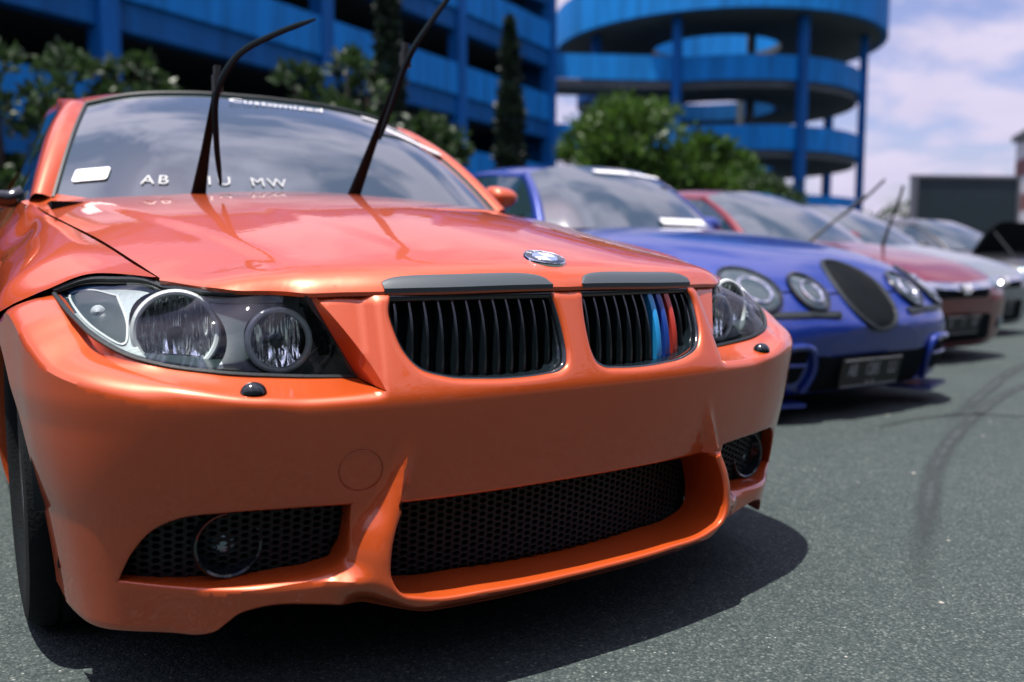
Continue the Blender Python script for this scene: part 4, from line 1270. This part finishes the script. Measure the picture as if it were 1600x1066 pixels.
# ---- compact hatch / saloon with chrome winged grille
def build_compact(loc, mat, label, letters, scale=(1, 1, 1), wingcol='chrome'):
    root = empty('parked_car', loc); root.scale = scale
    tag(root, label, 'car', 'cars parked in a row')
    S = Shell([(0, .40), (.015, .52), (.05, .65), (.10, .72), (.2, .785), (.4, .83), (.8, .86), (2, .87), (3.6, .86), (4.1, .76), (4.3, .60)],
              [(0, .54), (.02, .575), (.05, .605), (.10, .64), (.16, .675), (.3, .735), (.5, .79), (.8, .85), (1.1, .90), (2, .93), (3.6, .95), (4.3, .85)],
              [(0, .16), (.05, .10), (.2, .09), (1, .11), (3.6, .13), (4.3, .30)],
              [(0, .34), (.1, .40), (.3, .48), (.8, .58), (2, .62), (4.0, .62), (4.3, .55)], (3.4, 2.4))
    S.build(root, mat, [(.82, .31), (3.4, .31)])
    S.decal('grille', round_poly([(-.36, .545), (-.30, .475), (.30, .475), (.36, .545), (.34, .575), (-.34, .575)], .02), M['void'], root, .008)
    w = S.decal('grille_bar', round_poly([(-.40, .60), (-.38, .545), (-.12, .535), (0, .515), (.12, .535), (.38, .545), (.40, .60), (.1, .585), (-.1, .585)], .012), M[wingcol], root, .020)
    e = round_poly([(-.06, .585), (-.045, .50), (.045, .50), (.06, .585)], .018)
    b = S.decal('badge', e, M['chrome'], root, .034)
    for pts in ([(-.036, .575), (-.028, .512)], [(.036, .575), (.028, .512)], [(-.03, .545), (.03, .545)]): S.line('badge_letter', pts, .006, M['badgewhite'], b, proud=.037, n=6)
    for sg in (1, -1):
        lm = S.decal('headlamp', round_poly([(sg * .43, .535), (sg * .70, .545), (sg * .79, .625), (sg * .74, .645), (sg * .45, .600)], .02), M['lamp_lens'], root, .012, bow=.015)
        o = oval(sg * .56, .578, .042, .032, 20); S.line('lamp_reflector', np.vstack([o, o[:1]]), .009, M['chrome'], lm, proud=.03, n=30)
        fl = S.decal('fog_lamp', oval(sg * .60, .27, .05, .045, 20), M['lamp_lens'], root, .012, bow=.01)
    S.decal('lower_intake', round_poly([(-.46, .15), (.46, .15), (.40, .35), (-.40, .35)], .04), M['void'], root, .006)
    S.line('lip', [(-.70, .095), (-.5, .085), (0, .08), (.5, .085), (.70, .095)], .022, mat, root, proud=.02, n=40)
    plate(root, .0, 0, .28, [(letters[0], -.145, .01, .085, .7), (letters[1], 0, .01, .085, .7), (letters[2], .145, .01, .085, .7)])
    G = cabin(root, mat, [(1.05, .895, .68, .26), (1.90, 1.345, .52), (2.45, 1.39, .56), (3.1, 1.35, .54), (3.75, .98, .64)])
    return root, S
RED, _ = build_compact((4.98, 2.16, 0), M['maroon'], 'dark red car with chrome winged grille between the blue and silver cars', ('K', '7', 'W'), (1, 1, .97))
SILVER, _ = build_compact((7.28, 3.12, 0), M['silver'], 'silver car at the far right end of the parked row', ('B', '18', 'K'), (1, 1, .97))
thin_wiper('long raised wiper slanting up to the right above the blue car bonnet', RED, (4.60, 3.20, .87), (5.26, 3.0, 1.39), (0, 0, -.02))
thin_wiper('short upright raised wiper in front of the dark red car windscreen', RED, (5.52, 3.18, .85), (5.58, 3.05, 1.36), (.01, 0, 0))

# =================================================================== setting
def ground_mat():
    m, n, l, p = mat_new('asphalt')
    tc = n.new('ShaderNodeTexCoord')
    def noise(sc, det=4.0, rough=.6):
        t = n.new('ShaderNodeTexNoise'); t.inputs['Scale'].default_value = sc; t.inputs['Detail'].default_value = det; t.inputs['Roughness'].default_value = rough
        l.new(tc.outputs['Object'], t.inputs['Vector']); return t.outputs['Fac']
    def ramp(v, stops):
        r = n.new('ShaderNodeValToRGB'); e = r.color_ramp.elements
        e[0].position, e[0].color = stops[0][0], (*stops[0][1], 1); e[1].position, e[1].color = stops[-1][0], (*stops[-1][1], 1)
        for pz, c in stops[1:-1]:
            x = e.new(pz); x.color = (*c, 1)
        l.new(v, r.inputs[0]); return r.outputs['Color']
    def mix(a, b, f, mode='MIX'):
        x = n.new('ShaderNodeMix'); x.data_type = 'RGBA'; x.blend_type = mode
        if isinstance(f, float): x.inputs['Factor'].default_value = f
        else: l.new(f, x.inputs['Factor'])
        l.new(a, x.inputs['A']); l.new(b, x.inputs['B']); return x.outputs['Result']
    # aggregate: every stone its own grey, dark binder between
    va = n.new('ShaderNodeTexVoronoi'); va.inputs['Scale'].default_value = 185; l.new(tc.outputs['Object'], va.inputs['Vector'])
    sa = n.new('ShaderNodeSeparateColor'); l.new(va.outputs['Color'], sa.inputs[0])
    stone = ramp(sa.outputs[0], [(.0, (.027, .040, .040)), (.55, (.043, .058, .056)), (.85, (.058, .074, .071)), (1.0, (.105, .124, .116))])
    gap = ramp(va.outputs['Distance'], [(.35, (1, 1, 1)), (.75, (.58, .60, .61))])
    c = mix(stone, gap, 1.0, 'MULTIPLY')
    fine = ramp(noise(420, 3), [(.3, (.80, .80, .80)), (.7, (1.22, 1.22, 1.22))]); c = mix(c, fine, 1.0, 'MULTIPLY')
    big = ramp(noise(.8, 6), [(.3, (.86, .88, .88)), (.7, (1.10, 1.08, 1.07))]); c = mix(c, big, 1.0, 'MULTIPLY')
    med = ramp(noise(14, 7, .7), [(.3, (.86, .87, .87)), (.7, (1.10, 1.09, 1.08))]); c = mix(c, med, 1.0, 'MULTIPLY')
    # pale stone chips
    v = n.new('ShaderNodeTexVoronoi'); v.inputs['Scale'].default_value = 70; v.inputs['Randomness'].default_value = 1.0
    l.new(tc.outputs['Object'], v.inputs['Vector'])
    chip = ramp(v.outputs['Distance'], [(.08, (1, 1, 1)), (.20, (0, 0, 0))])
    sel = n.new('ShaderNodeSeparateColor'); l.new(v.outputs['Color'], sel.inputs[0])
    gt = n.new('ShaderNodeMath'); gt.operation = 'GREATER_THAN'; gt.inputs[1].default_value = .92; l.new(sel.outputs[0], gt.inputs[0])
    mu = n.new('ShaderNodeMath'); mu.operation = 'MULTIPLY'; l.new(gt.outputs[0], mu.inputs[0]); l.new(chip, mu.inputs[1])
    rgb = n.new('ShaderNodeRGB'); rgb.outputs[0].default_value = (.26, .27, .25, 1)
    c = mix(c, rgb.outputs[0], mu.outputs[0])
    l.new(c, p.inputs['Base Color']); p.inputs['Roughness'].default_value = .88; p.inputs['Specular IOR Level'].default_value = .25
    b = n.new('ShaderNodeBump'); b.inputs['Strength'].default_value = .5; b.inputs['Distance'].default_value = .004
    l.new(va.outputs['Distance'], b.inputs['Height']); b.invert = True; l.new(b.outputs[0], p.inputs['Normal'])
    return m
g = mesh_obj('ground', [(-600, -600, 0), (1200, -600, 0), (1200, 1500, 0), (-600, 1500, 0)], [(0, 1, 2, 3)], ground_mat(), None, 0)
tag(g, 'grey green asphalt car park with pale chips', kind='structure')

# tyre skid marks: thin films of rubber on the asphalt
def film_mat():
    m, n, l, p = mat_new('rubber_film')
    tc = n.new('ShaderNodeTexCoord'); t = n.new('ShaderNodeTexNoise'); t.inputs['Scale'].default_value = 6; t.inputs['Detail'].default_value = 8
    l.new(tc.outputs['Object'], t.inputs['Vector'])
    uv = n.new('ShaderNodeUVMap'); sp = n.new('ShaderNodeSeparateXYZ'); l.new(uv.outputs[0], sp.inputs[0])
    # fade across the width
    a = n.new('ShaderNodeMath'); a.operation = 'PINGPONG'; a.inputs[1].default_value = .5; l.new(sp.outputs['Y'], a.inputs[0])
    s2 = n.new('ShaderNodeMath'); s2.operation = 'MULTIPLY'; s2.inputs[1].default_value = 2.0; l.new(a.outputs[0], s2.inputs[0])
    e = n.new('ShaderNodeMath'); e.operation = 'PINGPONG'; e.inputs[1].default_value = .5; l.new(sp.outputs['X'], e.inputs[0])
    e2 = n.new('ShaderNodeMath'); e2.operation = 'MULTIPLY'; e2.inputs[1].default_value = 5.0; e2.use_clamp = True; l.new(e.outputs[0], e2.inputs[0])
    mu = n.new('ShaderNodeMath'); mu.operation = 'MULTIPLY'; l.new(s2.outputs[0], mu.inputs[0]); l.new(t.outputs['Fac'], mu.inputs[1])
    mu1 = n.new('ShaderNodeMath'); mu1.operation = 'MULTIPLY'; l.new(mu.outputs[0], mu1.inputs[0]); l.new(e2.outputs[0], mu1.inputs[1])
    mu2 = n.new('ShaderNodeMath'); mu2.operation = 'MULTIPLY'; mu2.inputs[1].default_value = 1.9; mu2.use_clamp = True; l.new(mu1.outputs[0], mu2.inputs[0])
    p.inputs['Base Color'].default_value = (.022, .030, .030, 1); p.inputs['Roughness'].default_value = .8
    tr = n.new('ShaderNodeBsdfTransparent'); ms = n.new('ShaderNodeMixShader')
    l.new(mu2.outputs[0], ms.inputs[0]); l.new(tr.outputs[0], ms.inputs[1]); l.new(p.outputs[0], ms.inputs[2])
    l.new(ms.outputs[0], n['Material Output'].inputs['Surface'])
    return m
FILM = film_mat()
def skid(label, pts, w):
    P = catmull([(x, y, .004) for x, y in pts], 60); T = np.gradient(P, axis=0); T /= np.linalg.norm(T, axis=1)[:, None]
    N = np.c_[-T[:, 1], T[:, 0], 0 * T[:, 0]]; V = []; F = []
    for i in range(60): V += [P[i] - N[i] * w / 2, P[i] + N[i] * w / 2]
    F = [(2 * i, 2 * i + 2, 2 * i + 3, 2 * i + 1) for i in range(59)]
    o = mesh_obj('skid_mark', V, F, FILM, None, 0)
    uv = o.data.uv_layers.new(name='UVMap')
    for lp in o.data.loops:
        i = lp.vertex_index; uv.data[lp.index].uv = (i // 2 / 59, i % 2)
    tag(o, label, kind='structure'); return o
skid('long curved dark tyre mark sweeping across the asphalt', [(.75, -.22), (1.05, -.04), (1.41, .17), (1.9, .45), (2.53, .75), (3.19, 1.01), (4.28, 1.36), (5.6, 1.55)], .085)
skid('second thin tyre mark crossing the long one', [(2.3, 1.02), (2.85, 1.07), (3.06, 1.02), (3.25, .82), (3.4, .5)], .07)
skid('third faint tyre mark beyond the blue car', [(2.7, .9), (3.6, 1.25), (4.9, 1.75), (7.0, 2.3)], .10)
def scatter_stones():
    m = MB()
    for i in range(70):
        x = RNG.uniform(-.2, 4.5); y = RNG.uniform(-.55, 1.4)
        if abs(x) < 1.0 and y > -.02: continue
        r = RNG.uniform(.003, .009); a = RNG.uniform(0, 6.28)
        th = np.linspace(0, 2 * np.pi, 6, endpoint=False) + a; k = RNG.uniform(.7, 1.2, 6)
        P = [(x + r * kk * math.cos(t), y + r * kk * math.sin(t), .001) for t, kk in zip(th, k)] + [(x, y, r * .6)]
        m.add(P, [(j, (j + 1) % 6, 6) for j in range(6)])
    o = m.build('gravel', pmat('pale_grit', (.24, .23, .21), .8), None, 20); tag(o, 'loose pale grit scattered over the asphalt', 'gravel', kind='stuff')
scatter_stones()

# ------------------------------------------------------------------ blue multi-storey car park
FD = np.array((.889, .459, 0)); FD /= np.linalg.norm(FD); FN = np.array((FD[1], -FD[0], 0))   # along facade, outward (towards the cars)
F0 = np.array((8.4, 23.6, 0))
def blue_wall(name, col):
    m, n, l, p = mat_new(name)
    tc = n.new('ShaderNodeTexCoord')
    mp = n.new('ShaderNodeMapping'); mp.inputs['Scale'].default_value = (1.2, 1.2, .12); l.new(tc.outputs['Object'], mp.inputs[0])
    t = n.new('ShaderNodeTexNoise'); t.inputs['Scale'].default_value = 2.2; t.inputs['Detail'].default_value = 7; l.new(mp.outputs[0], t.inputs['Vector'])
    r = n.new('ShaderNodeValToRGB'); e = r.color_ramp.elements
    e[0].position = .32; e[0].color = (*[c * .62 for c in col], 1); e[1].position = .62; e[1].color = (*col, 1); l.new(t.outputs['Fac'], r.inputs[0])
    l.new(r.outputs[0], p.inputs['Base Color']); p.inputs['Roughness'].default_value = .7; p.inputs['Specular IOR Level'].default_value = .2
    return m
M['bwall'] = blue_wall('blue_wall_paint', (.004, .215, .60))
M['bwall_shaded'] = blue_wall('blue_wall_shaded', (.003, .105, .32))  # wall blue with the shade under the parapets painted into the colour
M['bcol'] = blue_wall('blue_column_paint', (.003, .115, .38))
M['conc'] = pmat('dark_concrete', (.085, .10, .105), .85, noise=(2, .4))
def fbox(mb, s0, s1, n0, n1, z0, z1):
    """box in facade frame: along, outward, up"""
    P = [F0 + FD * s + FN * n + np.array((0, 0, z)) for s in (s0, s1) for n in (n0, n1) for z in (z0, z1)]
    mb.add(P, [(0, 1, 3, 2), (4, 6, 7, 5), (0, 4, 5, 1), (2, 3, 7, 6), (0, 2, 6, 4), (1, 5, 7, 3)])
def build_carpark():
    root = empty('parking_building', (0, 0, 0)); tag(root, 'long blue multi storey car park with parapet bands and dark open floors', 'building')
    s0, s1 = -30.0, 14.7
    cols = [-28.3, -21.15, -14.0, -6.85, .30, 7.45, 14.6]
    for k, zt in enumerate((4.67, 7.67, 10.67, 13.25)):
        e0 = s0 if k < 3 else 7.45
        for a, b in zip(cols[:-1], cols[1:]):
            if a < e0 - .1: continue
            m = MB(); fbox(m, a + .02, b - .02, -.20, 0, zt - 1.10, zt); m.build('parapet_panel', M['bwall'], root, 0)
        m = MB(); fbox(m, e0, s1, -.55, -.12, zt - 1.80, zt - 1.102); m.build('edge_beam', M['bwall_shaded'], root, 0)
        m = MB(); fbox(m, e0, s1, -16, -.56, zt - 1.45, zt - 1.15); m.build('floor_slab', M['conc'], root, 0)
    for s in cols:
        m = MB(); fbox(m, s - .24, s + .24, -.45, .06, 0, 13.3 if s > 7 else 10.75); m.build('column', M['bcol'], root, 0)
        for n in (-6, -11.5):
            m = MB(); fbox(m, s - .25, s + .25, n - .25, n + .25, 0, 12.2 if s > 7 else 9.3); m.build('inner_column', M['conc'], root, 0)
    m = MB(); fbox(m, s0, s1, -16.3, -16.05, 0, 10.6); fbox(m, s0 - .3, s0 - .05, -16.3, -.3, 0, 10.6); m.build('back_wall', M['conc'], root, 0)
    m = MB(); fbox(m, s1 + .0, s1 + .28, -16.3, -.3, 0, 13.2); m.build('end_wall', M['bwall_shaded'], root, 0)
    m = MB(); fbox(m, s0, s1, -.5, -.25, 0, 1.1); m.build('plinth_wall', M['bwall'], root, 0)
    # a few dim cars' worth of blocks are not visible; floor level wall vents
    return root
build_carpark()

def build_ramp():
    c = np.array((32.6, 31.8, 0)); root = empty('spiral_ramp', tuple(c)); tag(root, 'round blue spiral parking ramp tower with open decks and columns', 'tower')
    def ring(r0, r1, z0, z1, n=80):
        th = np.linspace(0, 2 * np.pi, n, endpoint=False)
        pr = [(r1, z0), (r1, z1), (r0, z1), (r0, z0), (r1, z0)]
        G = np.array([[(r * math.cos(t), r * math.sin(t), z) for t in th] for r, z in pr]); m = MB(); m.grid(G, close_v=True); return m
    for zt in (3.5, 6.5, 9.5):
        ring(6.85, 7.05, zt - 1.05, zt).build('ramp_parapet', M['bwall'], root, 30)
        ring(3.2, 6.84, zt - 1.35, zt - 1.02).build('ramp_deck', M['conc'], root, 30)
        ring(3.0, 3.19, zt - 1.3, zt - .45).build('inner_parapet', M['bwall_shaded'], root, 30)
    ring(7.9, 8.15, 11.2, 13.0).build('roof_parapet', M['bwall'], root, 30)
    ring(3.2, 7.89, 11.25, 11.6).build('roof_deck', M['conc'], root, 30)
    ring(5.3, 5.5, 11.65, 14.2).build('roof_drum', M['bwall'], root, 30)
    toc = math.atan2(-.842, -.54)                                    # towards the camera
    for a in (-64, -26, 19, 64, 109, 154, 199, 244):
        t = toc + math.radians(a); x, y = 7.12 * math.cos(t), 7.12 * math.sin(t)
        m = MB(); m.box((x, y, 5.6), (.36, .36, 11.2), np.array(Matrix.Rotation(t, 3, 'Z'))); m.build('column', M['bcol'], root, 0)
    for a in (20, 140, 260):
        t = toc + math.radians(a); m = MB(); m.tube([(3.1 * math.cos(t), 3.1 * math.sin(t), 0), (3.1 * math.cos(t), 3.1 * math.sin(t), 11.3)], .22, 10); m.build('inner_column', M['conc'], root)
    # bridge decks to the car park
    b = MB(); d = (F0 + FD * 14.9 + FN * -3 - c)
    for zt in (6.5, 9.5):
        m = MB()
        P0 = F0 + FD * 15.0 + FN * -.2 - c; P1 = np.array((-5.6, -3.8, 0))
        for w0, z0, z1, nm, mt in ((0, zt - 1.0, zt + .05, 'bridge_parapet', 'bwall'),):
            n = np.array((.5, -.86, 0)); V = [P + n * k * .2 + np.array((0, 0, z)) for P in (P0, P1) for k in (0, 1) for z in (z0, z1)]
            m.add(V, [(0, 1, 3, 2), (4, 6, 7, 5), (0, 4, 5, 1), (2, 3, 7, 6), (0, 2, 6, 4), (1, 5, 7, 3)]); m.build(nm, M[mt], root, 0)
        m = MB(); V = [P + np.array((-.3, .9, 0)) * k + np.array((0, 0, z)) for P in (P0, P1) for k in (0, 3) for z in (zt - 1.35, zt - 1.02)]
        m.add(V, [(0, 1, 3, 2), (4, 6, 7, 5), (0, 4, 5, 1), (2, 3, 7, 6), (0, 2, 6, 4), (1, 5, 7, 3)]); m.build('bridge_deck', M['conc'], root, 0)
build_ramp()

# ------------------------------------------------------------------ vegetation
def leaf_mat(name, a, b):
    m, n, l, p = mat_new(name)
    tc = n.new('ShaderNodeTexCoord'); t = n.new('ShaderNodeTexNoise'); t.inputs['Scale'].default_value = 3.0; t.inputs['Detail'].default_value = 3
    l.new(tc.outputs['Object'], t.inputs['Vector'])
    oi = n.new('ShaderNodeNewGeometry'); ad = n.new('ShaderNodeMath'); ad.operation = 'MULTIPLY_ADD'; ad.inputs[1].default_value = .5; l.new(oi.outputs['Random Per Island'], ad.inputs[0]); 
    sc = n.new('ShaderNodeMath'); sc.operation = 'MULTIPLY'; sc.inputs[1].default_value = .6; l.new(t.outputs['Fac'], sc.inputs[0]); l.new(sc.outputs[0], ad.inputs[2])
    mx = n.new('ShaderNodeMix'); mx.data_type = 'RGBA'; mx.inputs['A'].default_value = (*a, 1); mx.inputs['B'].default_value = (*b, 1); l.new(ad.outputs[0], mx.inputs['Factor'])
    l.new(mx.outputs['Result'], p.inputs['Base Color']); p.inputs['Roughness'].default_value = .42
    tl = n.new('ShaderNodeBsdfTranslucent'); l.new(mx.outputs['Result'], tl.inputs['Color'])
    ms = n.new('ShaderNodeMixShader'); ms.inputs[0].default_value = .3; l.new(p.outputs[0], ms.inputs[1]); l.new(tl.outputs[0], ms.inputs[2])
    l.new(ms.outputs[0], n['Material Output'].inputs['Surface'])
    return m
M['leaf_bright'] = leaf_mat('laurel_leaf', (.010, .044, .010), (.080, .155, .020))
M['leaf_dark'] = leaf_mat('cypress_leaf', (.005, .014, .010), (.016, .034, .018))
M['leaf_mid'] = leaf_mat('shrub_leaf', (.008, .028, .011), (.045, .085, .021))
M['bark'] = pmat('bark', (.06, .045, .032), .9, noise=(8, .4), bump=(20, .6))
def leaves(P, D, size, rng):
    """diamond leaves folded along the midrib at points P pointing roughly along D"""
    n = len(P)
    D = D + rng.normal(0, .55, (n, 3)); D /= np.linalg.norm(D, axis=1)[:, None]
    S = np.cross(D, rng.normal(0, 1, (n, 3))); S /= np.linalg.norm(S, axis=1)[:, None]
    U = np.cross(S, D); s = size * rng.uniform(.65, 1.25, n)[:, None]
    a = P; b = P + D * s * .5 + S * s * .27 + U * s * .08; c = P + D * s; d = P + D * s * .5 - S * s * .27 + U * s * .08
    V = np.stack([a, b, c, d], 1).reshape(-1, 3); i = np.arange(n) * 4
    F = np.concatenate([np.c_[i, i + 1, i + 2], np.c_[i, i + 2, i + 3]])
    return V, F
def fast_mesh(name, V, F, mat, parent):
    me = bpy.data.meshes.new(name); me.vertices.add(len(V)); me.vertices.foreach_set('co', V.astype(np.float32).ravel())
    me.loops.add(len(F) * 3); me.loops.foreach_set('vertex_index', F.astype(np.int32).ravel())
    me.polygons.add(len(F)); me.polygons.foreach_set('loop_start', np.arange(0, len(F) * 3, 3, dtype=np.int32))
    me.polygons.foreach_set('loop_total', np.full(len(F), 3, np.int32))
    me.update(calc_edges=True); me.validate(); me.materials.append(mat)
    o = bpy.data.objects.new(name, me); return link(o, parent)
def clump_tree(name, label, cat, loc, clumps, nleaf, size, mat, seed, group=None, trunk_r=.10, cr=None):
    """clumps: list of (x, y, z, r) relative to the base; leaves on and inside each clump's shell"""
    rng = np.random.default_rng(seed); root = empty(name, loc); tag(root, label, cat, group)
    Ps, Ds = [], []
    C = np.array(clumps); tot = (C[:, 3] ** 2).sum()
    for x, y, z, r in clumps:
        # each clump is broken into sprays
        k = max(6, int(90 * r * r / tot * len(clumps) / 3)); spr = rng.normal(0, 1, (k, 3)); spr /= np.linalg.norm(spr, axis=1)[:, None]; spr[:, 2] = np.abs(spr[:, 2]) * .9 + spr[:, 2] * .1
        n = int(nleaf * r * r / tot); j = rng.integers(0, k, n)
        rr = r * rng.uniform(.72, 1.0, k)
        p = spr[j] * rr[j][:, None] + rng.normal(0, .16 * r, (n, 3))
        Ps.append(p * np.array((1, 1, .92)) + np.array((x, y, z))); dd_ = p / (np.linalg.norm(p, axis=1)[:, None] + 1e-6) + np.array((0, 0, .35)); Ds.append(dd_)
    P = np.vstack(Ps); D = np.vstack(Ds); k = P[:, 2] > .05; V, F = leaves(P[k], D[k], size, rng)
    fast_mesh('crown', V, F, M[mat], root)
    m = MB(); top = C[C[:, 2].argmax()]
    m.tube(catmull([(0, 0, 0), (.05, .03, top[2] * .4), (top[0] * .5, top[1] * .5, top[2])], 12), np.linspace(trunk_r, trunk_r * .35, 12), 8)
    for x, y, z, r in clumps:
        m.tube(catmull([(.02, .02, top[2] * .3), (x * .5, y * .5, z * .62), (x, y, z)], 8), np.linspace(trunk_r * .5, .012, 8), 6)
    m.build('trunk', M['bark'], root)
    return root
def rnd_clumps(seed, n, rx, rz, z0, rc):
    rng = np.random.default_rng(seed); out = []
    for i in range(n):
        a = rng.uniform(0, 6.28); q = math.sqrt(rng.uniform(0, 1)); z = z0 + rng.uniform(0, 1) * rz
        k = math.sqrt(max(.12, 1 - ((z - z0) / rz) ** 2 * .85)); out.append((q * rx * k * math.cos(a), q * rx * k * math.sin(a), z, rc * rng.uniform(.75, 1.2)))
    return out
clump_tree('laurel_tree', 'largest bright green bushy tree in front of the round ramp', 'tree', (11.19, 13.50, 0), rnd_clumps(1, 26, 1.55, 2.75, .9, .62) + [(0, 0, 3.55, .60)], 15000, .17, 'leaf_bright', 11, 'bushy trees by the ramp', .12)
clump_tree('laurel_tree', 'smaller bright green bushy tree just right of the largest one', 'tree', (13.17, 12.83, 0), rnd_clumps(2, 18, 1.05, 2.1, .8, .55) + [(0, 0, 3.0, .5)], 9500, .17, 'leaf_bright', 12, 'bushy trees by the ramp', .10)
clump_tree('laurel_tree', 'dark green low bushy tree at the right end of the tree group', 'tree', (15.19, 13.32, 0), rnd_clumps(3, 14, .85, 1.9, .6, .5), 6500, .16, 'leaf_mid', 13, 'bushy trees by the ramp', .09)
def cypress(label, loc, h, w, seed):
    rng = np.random.default_rng(seed); root = empty('cypress_tree', loc); tag(root, label, 'tree', 'dark columnar cypresses')
    n = 7000; z = rng.uniform(.15, h, n); u = z / h; R = w * (1 - u) ** .55 * np.clip(u * 9, 0, 1) ** .5 * (1 + .16 * np.sin(z * 6.3 + 2 * np.sin(z * 2.1)))
    a = rng.uniform(0, 6.28, n); q = R * np.sqrt(rng.uniform(.35, 1, n)); P = np.c_[q * np.cos(a), q * np.sin(a), z]
    D = np.c_[np.cos(a) * .5, np.sin(a) * .5, np.full(n, 1.0)]; V, F = leaves(P, D, .16, rng); fast_mesh('crown', V, F, M['leaf_dark'], root)
    m = MB(); m.tube([(0, 0, 0), (0, 0, h * .5), (0, 0, h * .93)], [.10, .06, .015], 8); m.build('trunk', M['bark'], root)
cypress('tall dark cypress left of centre against the blue facade', (6.24, 14.30, 0), 6.6, .42, 5)
cypress('dark cypress nearest the corner of the blue facade', (10.33, 16.43, 0), 6.25, .48, 6)
shr = [((-0.46, 9.69, 0), 3.1, 1.0, 'dark leafy shrub at the left edge behind the orange car'), ((0.27, 10.05, 0), 3.15, .95, 'leafy shrub behind the left front pillar of the orange car'),
       ((1.01, 10.05, 0), 3.2, .60, 'narrow leafy shrub above the left part of the orange roof'), ((2.74, 9.42, 0), 3.2, .50, 'leafy shrub above the middle of the orange roof'),
       ((3.27, 9.08, 0), 3.35, .55, 'leafy shrub with bright tips left of the tall cypress'), ((4.29, 9.02, 0), 2.65, .6, 'low leafy shrub between the right wiper and the cypress')]
for i, (spot, h, w, lb) in enumerate(shr):
    clump_tree('shrub', lb, 'shrub', spot, rnd_clumps(30 + i, 9, w * .75, h * .62, .45, .34) + [(.0, 0, h - .35, .27), (w * .5, 0, h - .62, .24)], 3600, .125, 'leaf_mid', 40 + i, 'shrubs along the kerb behind the cars', .04)

# ------------------------------------------------------------------ far right: screen, banded tower, last car
def screen():
    c = np.array((25.26, 13.99, 0)); root = empty('display_screen', tuple(c)); tag(root, 'large dark rectangular outdoor screen with steel frame beyond the silver car', 'screen')
    rz = -.57 + .12; R = np.array(Matrix.Rotation(rz, 3, 'Z')); W, z0, z1 = 3.25, .35, 3.12
    m = MB(); m.box((0, 0, (z0 + z1) / 2), (W, .18, z1 - z0), R); m.build('screen_panel', pmat('screen_black', (.014, .026, .032), .35, noise=(3, .25)), root, 0)
    for x, w in ((-W / 2 - .06, .12), (W / 2 + .05, .10)):
        m = MB(); m.box(R @ np.array((x, -.02, (z1 + .05) / 2)), (w, .24, z1 + .05), R); m.build('frame_post', M['alu'], root, 0)
    m = MB(); m.box((0, 0, z1 + .045), (W + .3, .26, .085), R); m.build('top_rail', M['alu'], root, 0)
    for x in (-W / 3, W / 3):
        m = MB(); m.box(R @ np.array((x, .25, .5)), (.12, .12, 1.0), R); m.build('leg', M['alu'], root, 0)
screen()
def tower():
    c = np.array((88.90, 42.09, 0)); root = empty('banded_tower', tuple(c)); tag(root, 'distant tower with red brown and white bands at the right edge', 'tower')
    R = np.array(Matrix.Rotation(-.9, 3, 'Z')); mr = pmat('red_band', (.16, .05, .05), .8); mw = pmat('white_band', (.5, .5, .52), .8)
    for k in range(7):
        m = MB(); m.box((0, 0, .85 + k * 1.7), (6.0, 6.0, 1.7), R); m.build('band', mr if k % 2 else mw, root, 0)
    m = MB(); m.box((0, 0, 12.4), (6.8, 6.8, .6), R); m.build('cornice', M['conc'], root, 0)
    m = MB(); m.box((0, 0, 13.4), (4.5, 4.5, 1.4), R); m.build('plant_room', M['conc'], root, 0)
tower()
M['blackpaint'] = paint('black_paint', (.006, .008, .010), metal=0.0)
LAST, _ = build_compact((11.35, 4.35, 0), M['blackpaint'], 'black car with its bonnet raised at the right edge of the picture', ('B', '2', 'X'), (1, 1, .95))
def raised_bonnet():
    P = round_poly([(-.70, 0), (.70, 0), (.60, .62), (-.60, .62)], [.06, .06, .22, .22], 8)
    V, F = cdt_domain(P, [], [], .08, .08); n = np.array((0, -.62, .78)); up = np.array((0, -.35, .94))
    f = lambda Q, o: np.c_[Q[:, 0], .98 + up[1] * Q[:, 1] - .05 * (1 - (Q[:, 0] / .7) ** 2) * 0 + o, .84 + up[2] * Q[:, 1] * .72 + .03 * (1 - (Q[:, 0] / .7) ** 2)]
    mb = MB(); mb.add(f(V, 0), F); mb.add(f(V, .04), F); L = f(P, 0); L2 = f(P, .04); mb.grid(np.array([L, L2]), close_v=True)
    mb.build('raised_bonnet', M['void'], LAST, 40)
    m = MB(); m.tube([(-.5, .55, .80), (-.55, .85, 1.2)], .012, 6); m.build('bonnet_stay', M['black'], LAST)
raised_bonnet()
# trees far off, and an unseen belt added to darken fill and reflections
def tree_belt(name, label, pts, seed, n=9000, h=7.0, size=.55):
    rng = np.random.default_rng(seed); P = np.array(pts, float); L = np.r_[0, np.cumsum(np.linalg.norm(np.diff(P, axis=0), axis=1))]
    s = rng.uniform(0, L[-1], n); x = np.interp(s, L, P[:, 0]); y = np.interp(s, L, P[:, 1])
    hh = h * (.72 + .28 * np.sin(s * .9 + 1.7 * np.sin(s * .37)) ); z = hh * rng.uniform(0.02, 1, n) ** .8
    Q = np.c_[x + rng.normal(0, 1.1, n), y + rng.normal(0, 1.1, n), z]
    V, F = leaves(Q, rng.normal(0, 1, (n, 3)) + np.array((0, 0, .4)), size, rng); o = fast_mesh(name, V, F, M['leaf_mid'], None); tag(o, label, 'trees', kind='stuff')
tree_belt('tree_belt', 'mass of trees on the far side of the car park', [(79.57, 59.94), (96.13, 55.27), (108.61, 35.40), (60, -10), (40, -16)], 3, 7000, 6.5, .9)
tree_belt('tree_belt', 'unseen mass of trees added behind the camera to block sky light', [(34, -17), (14, -13), (-6, -11), (-18, -7), (-26, 6)], 4, 30000, 9.0, .55)
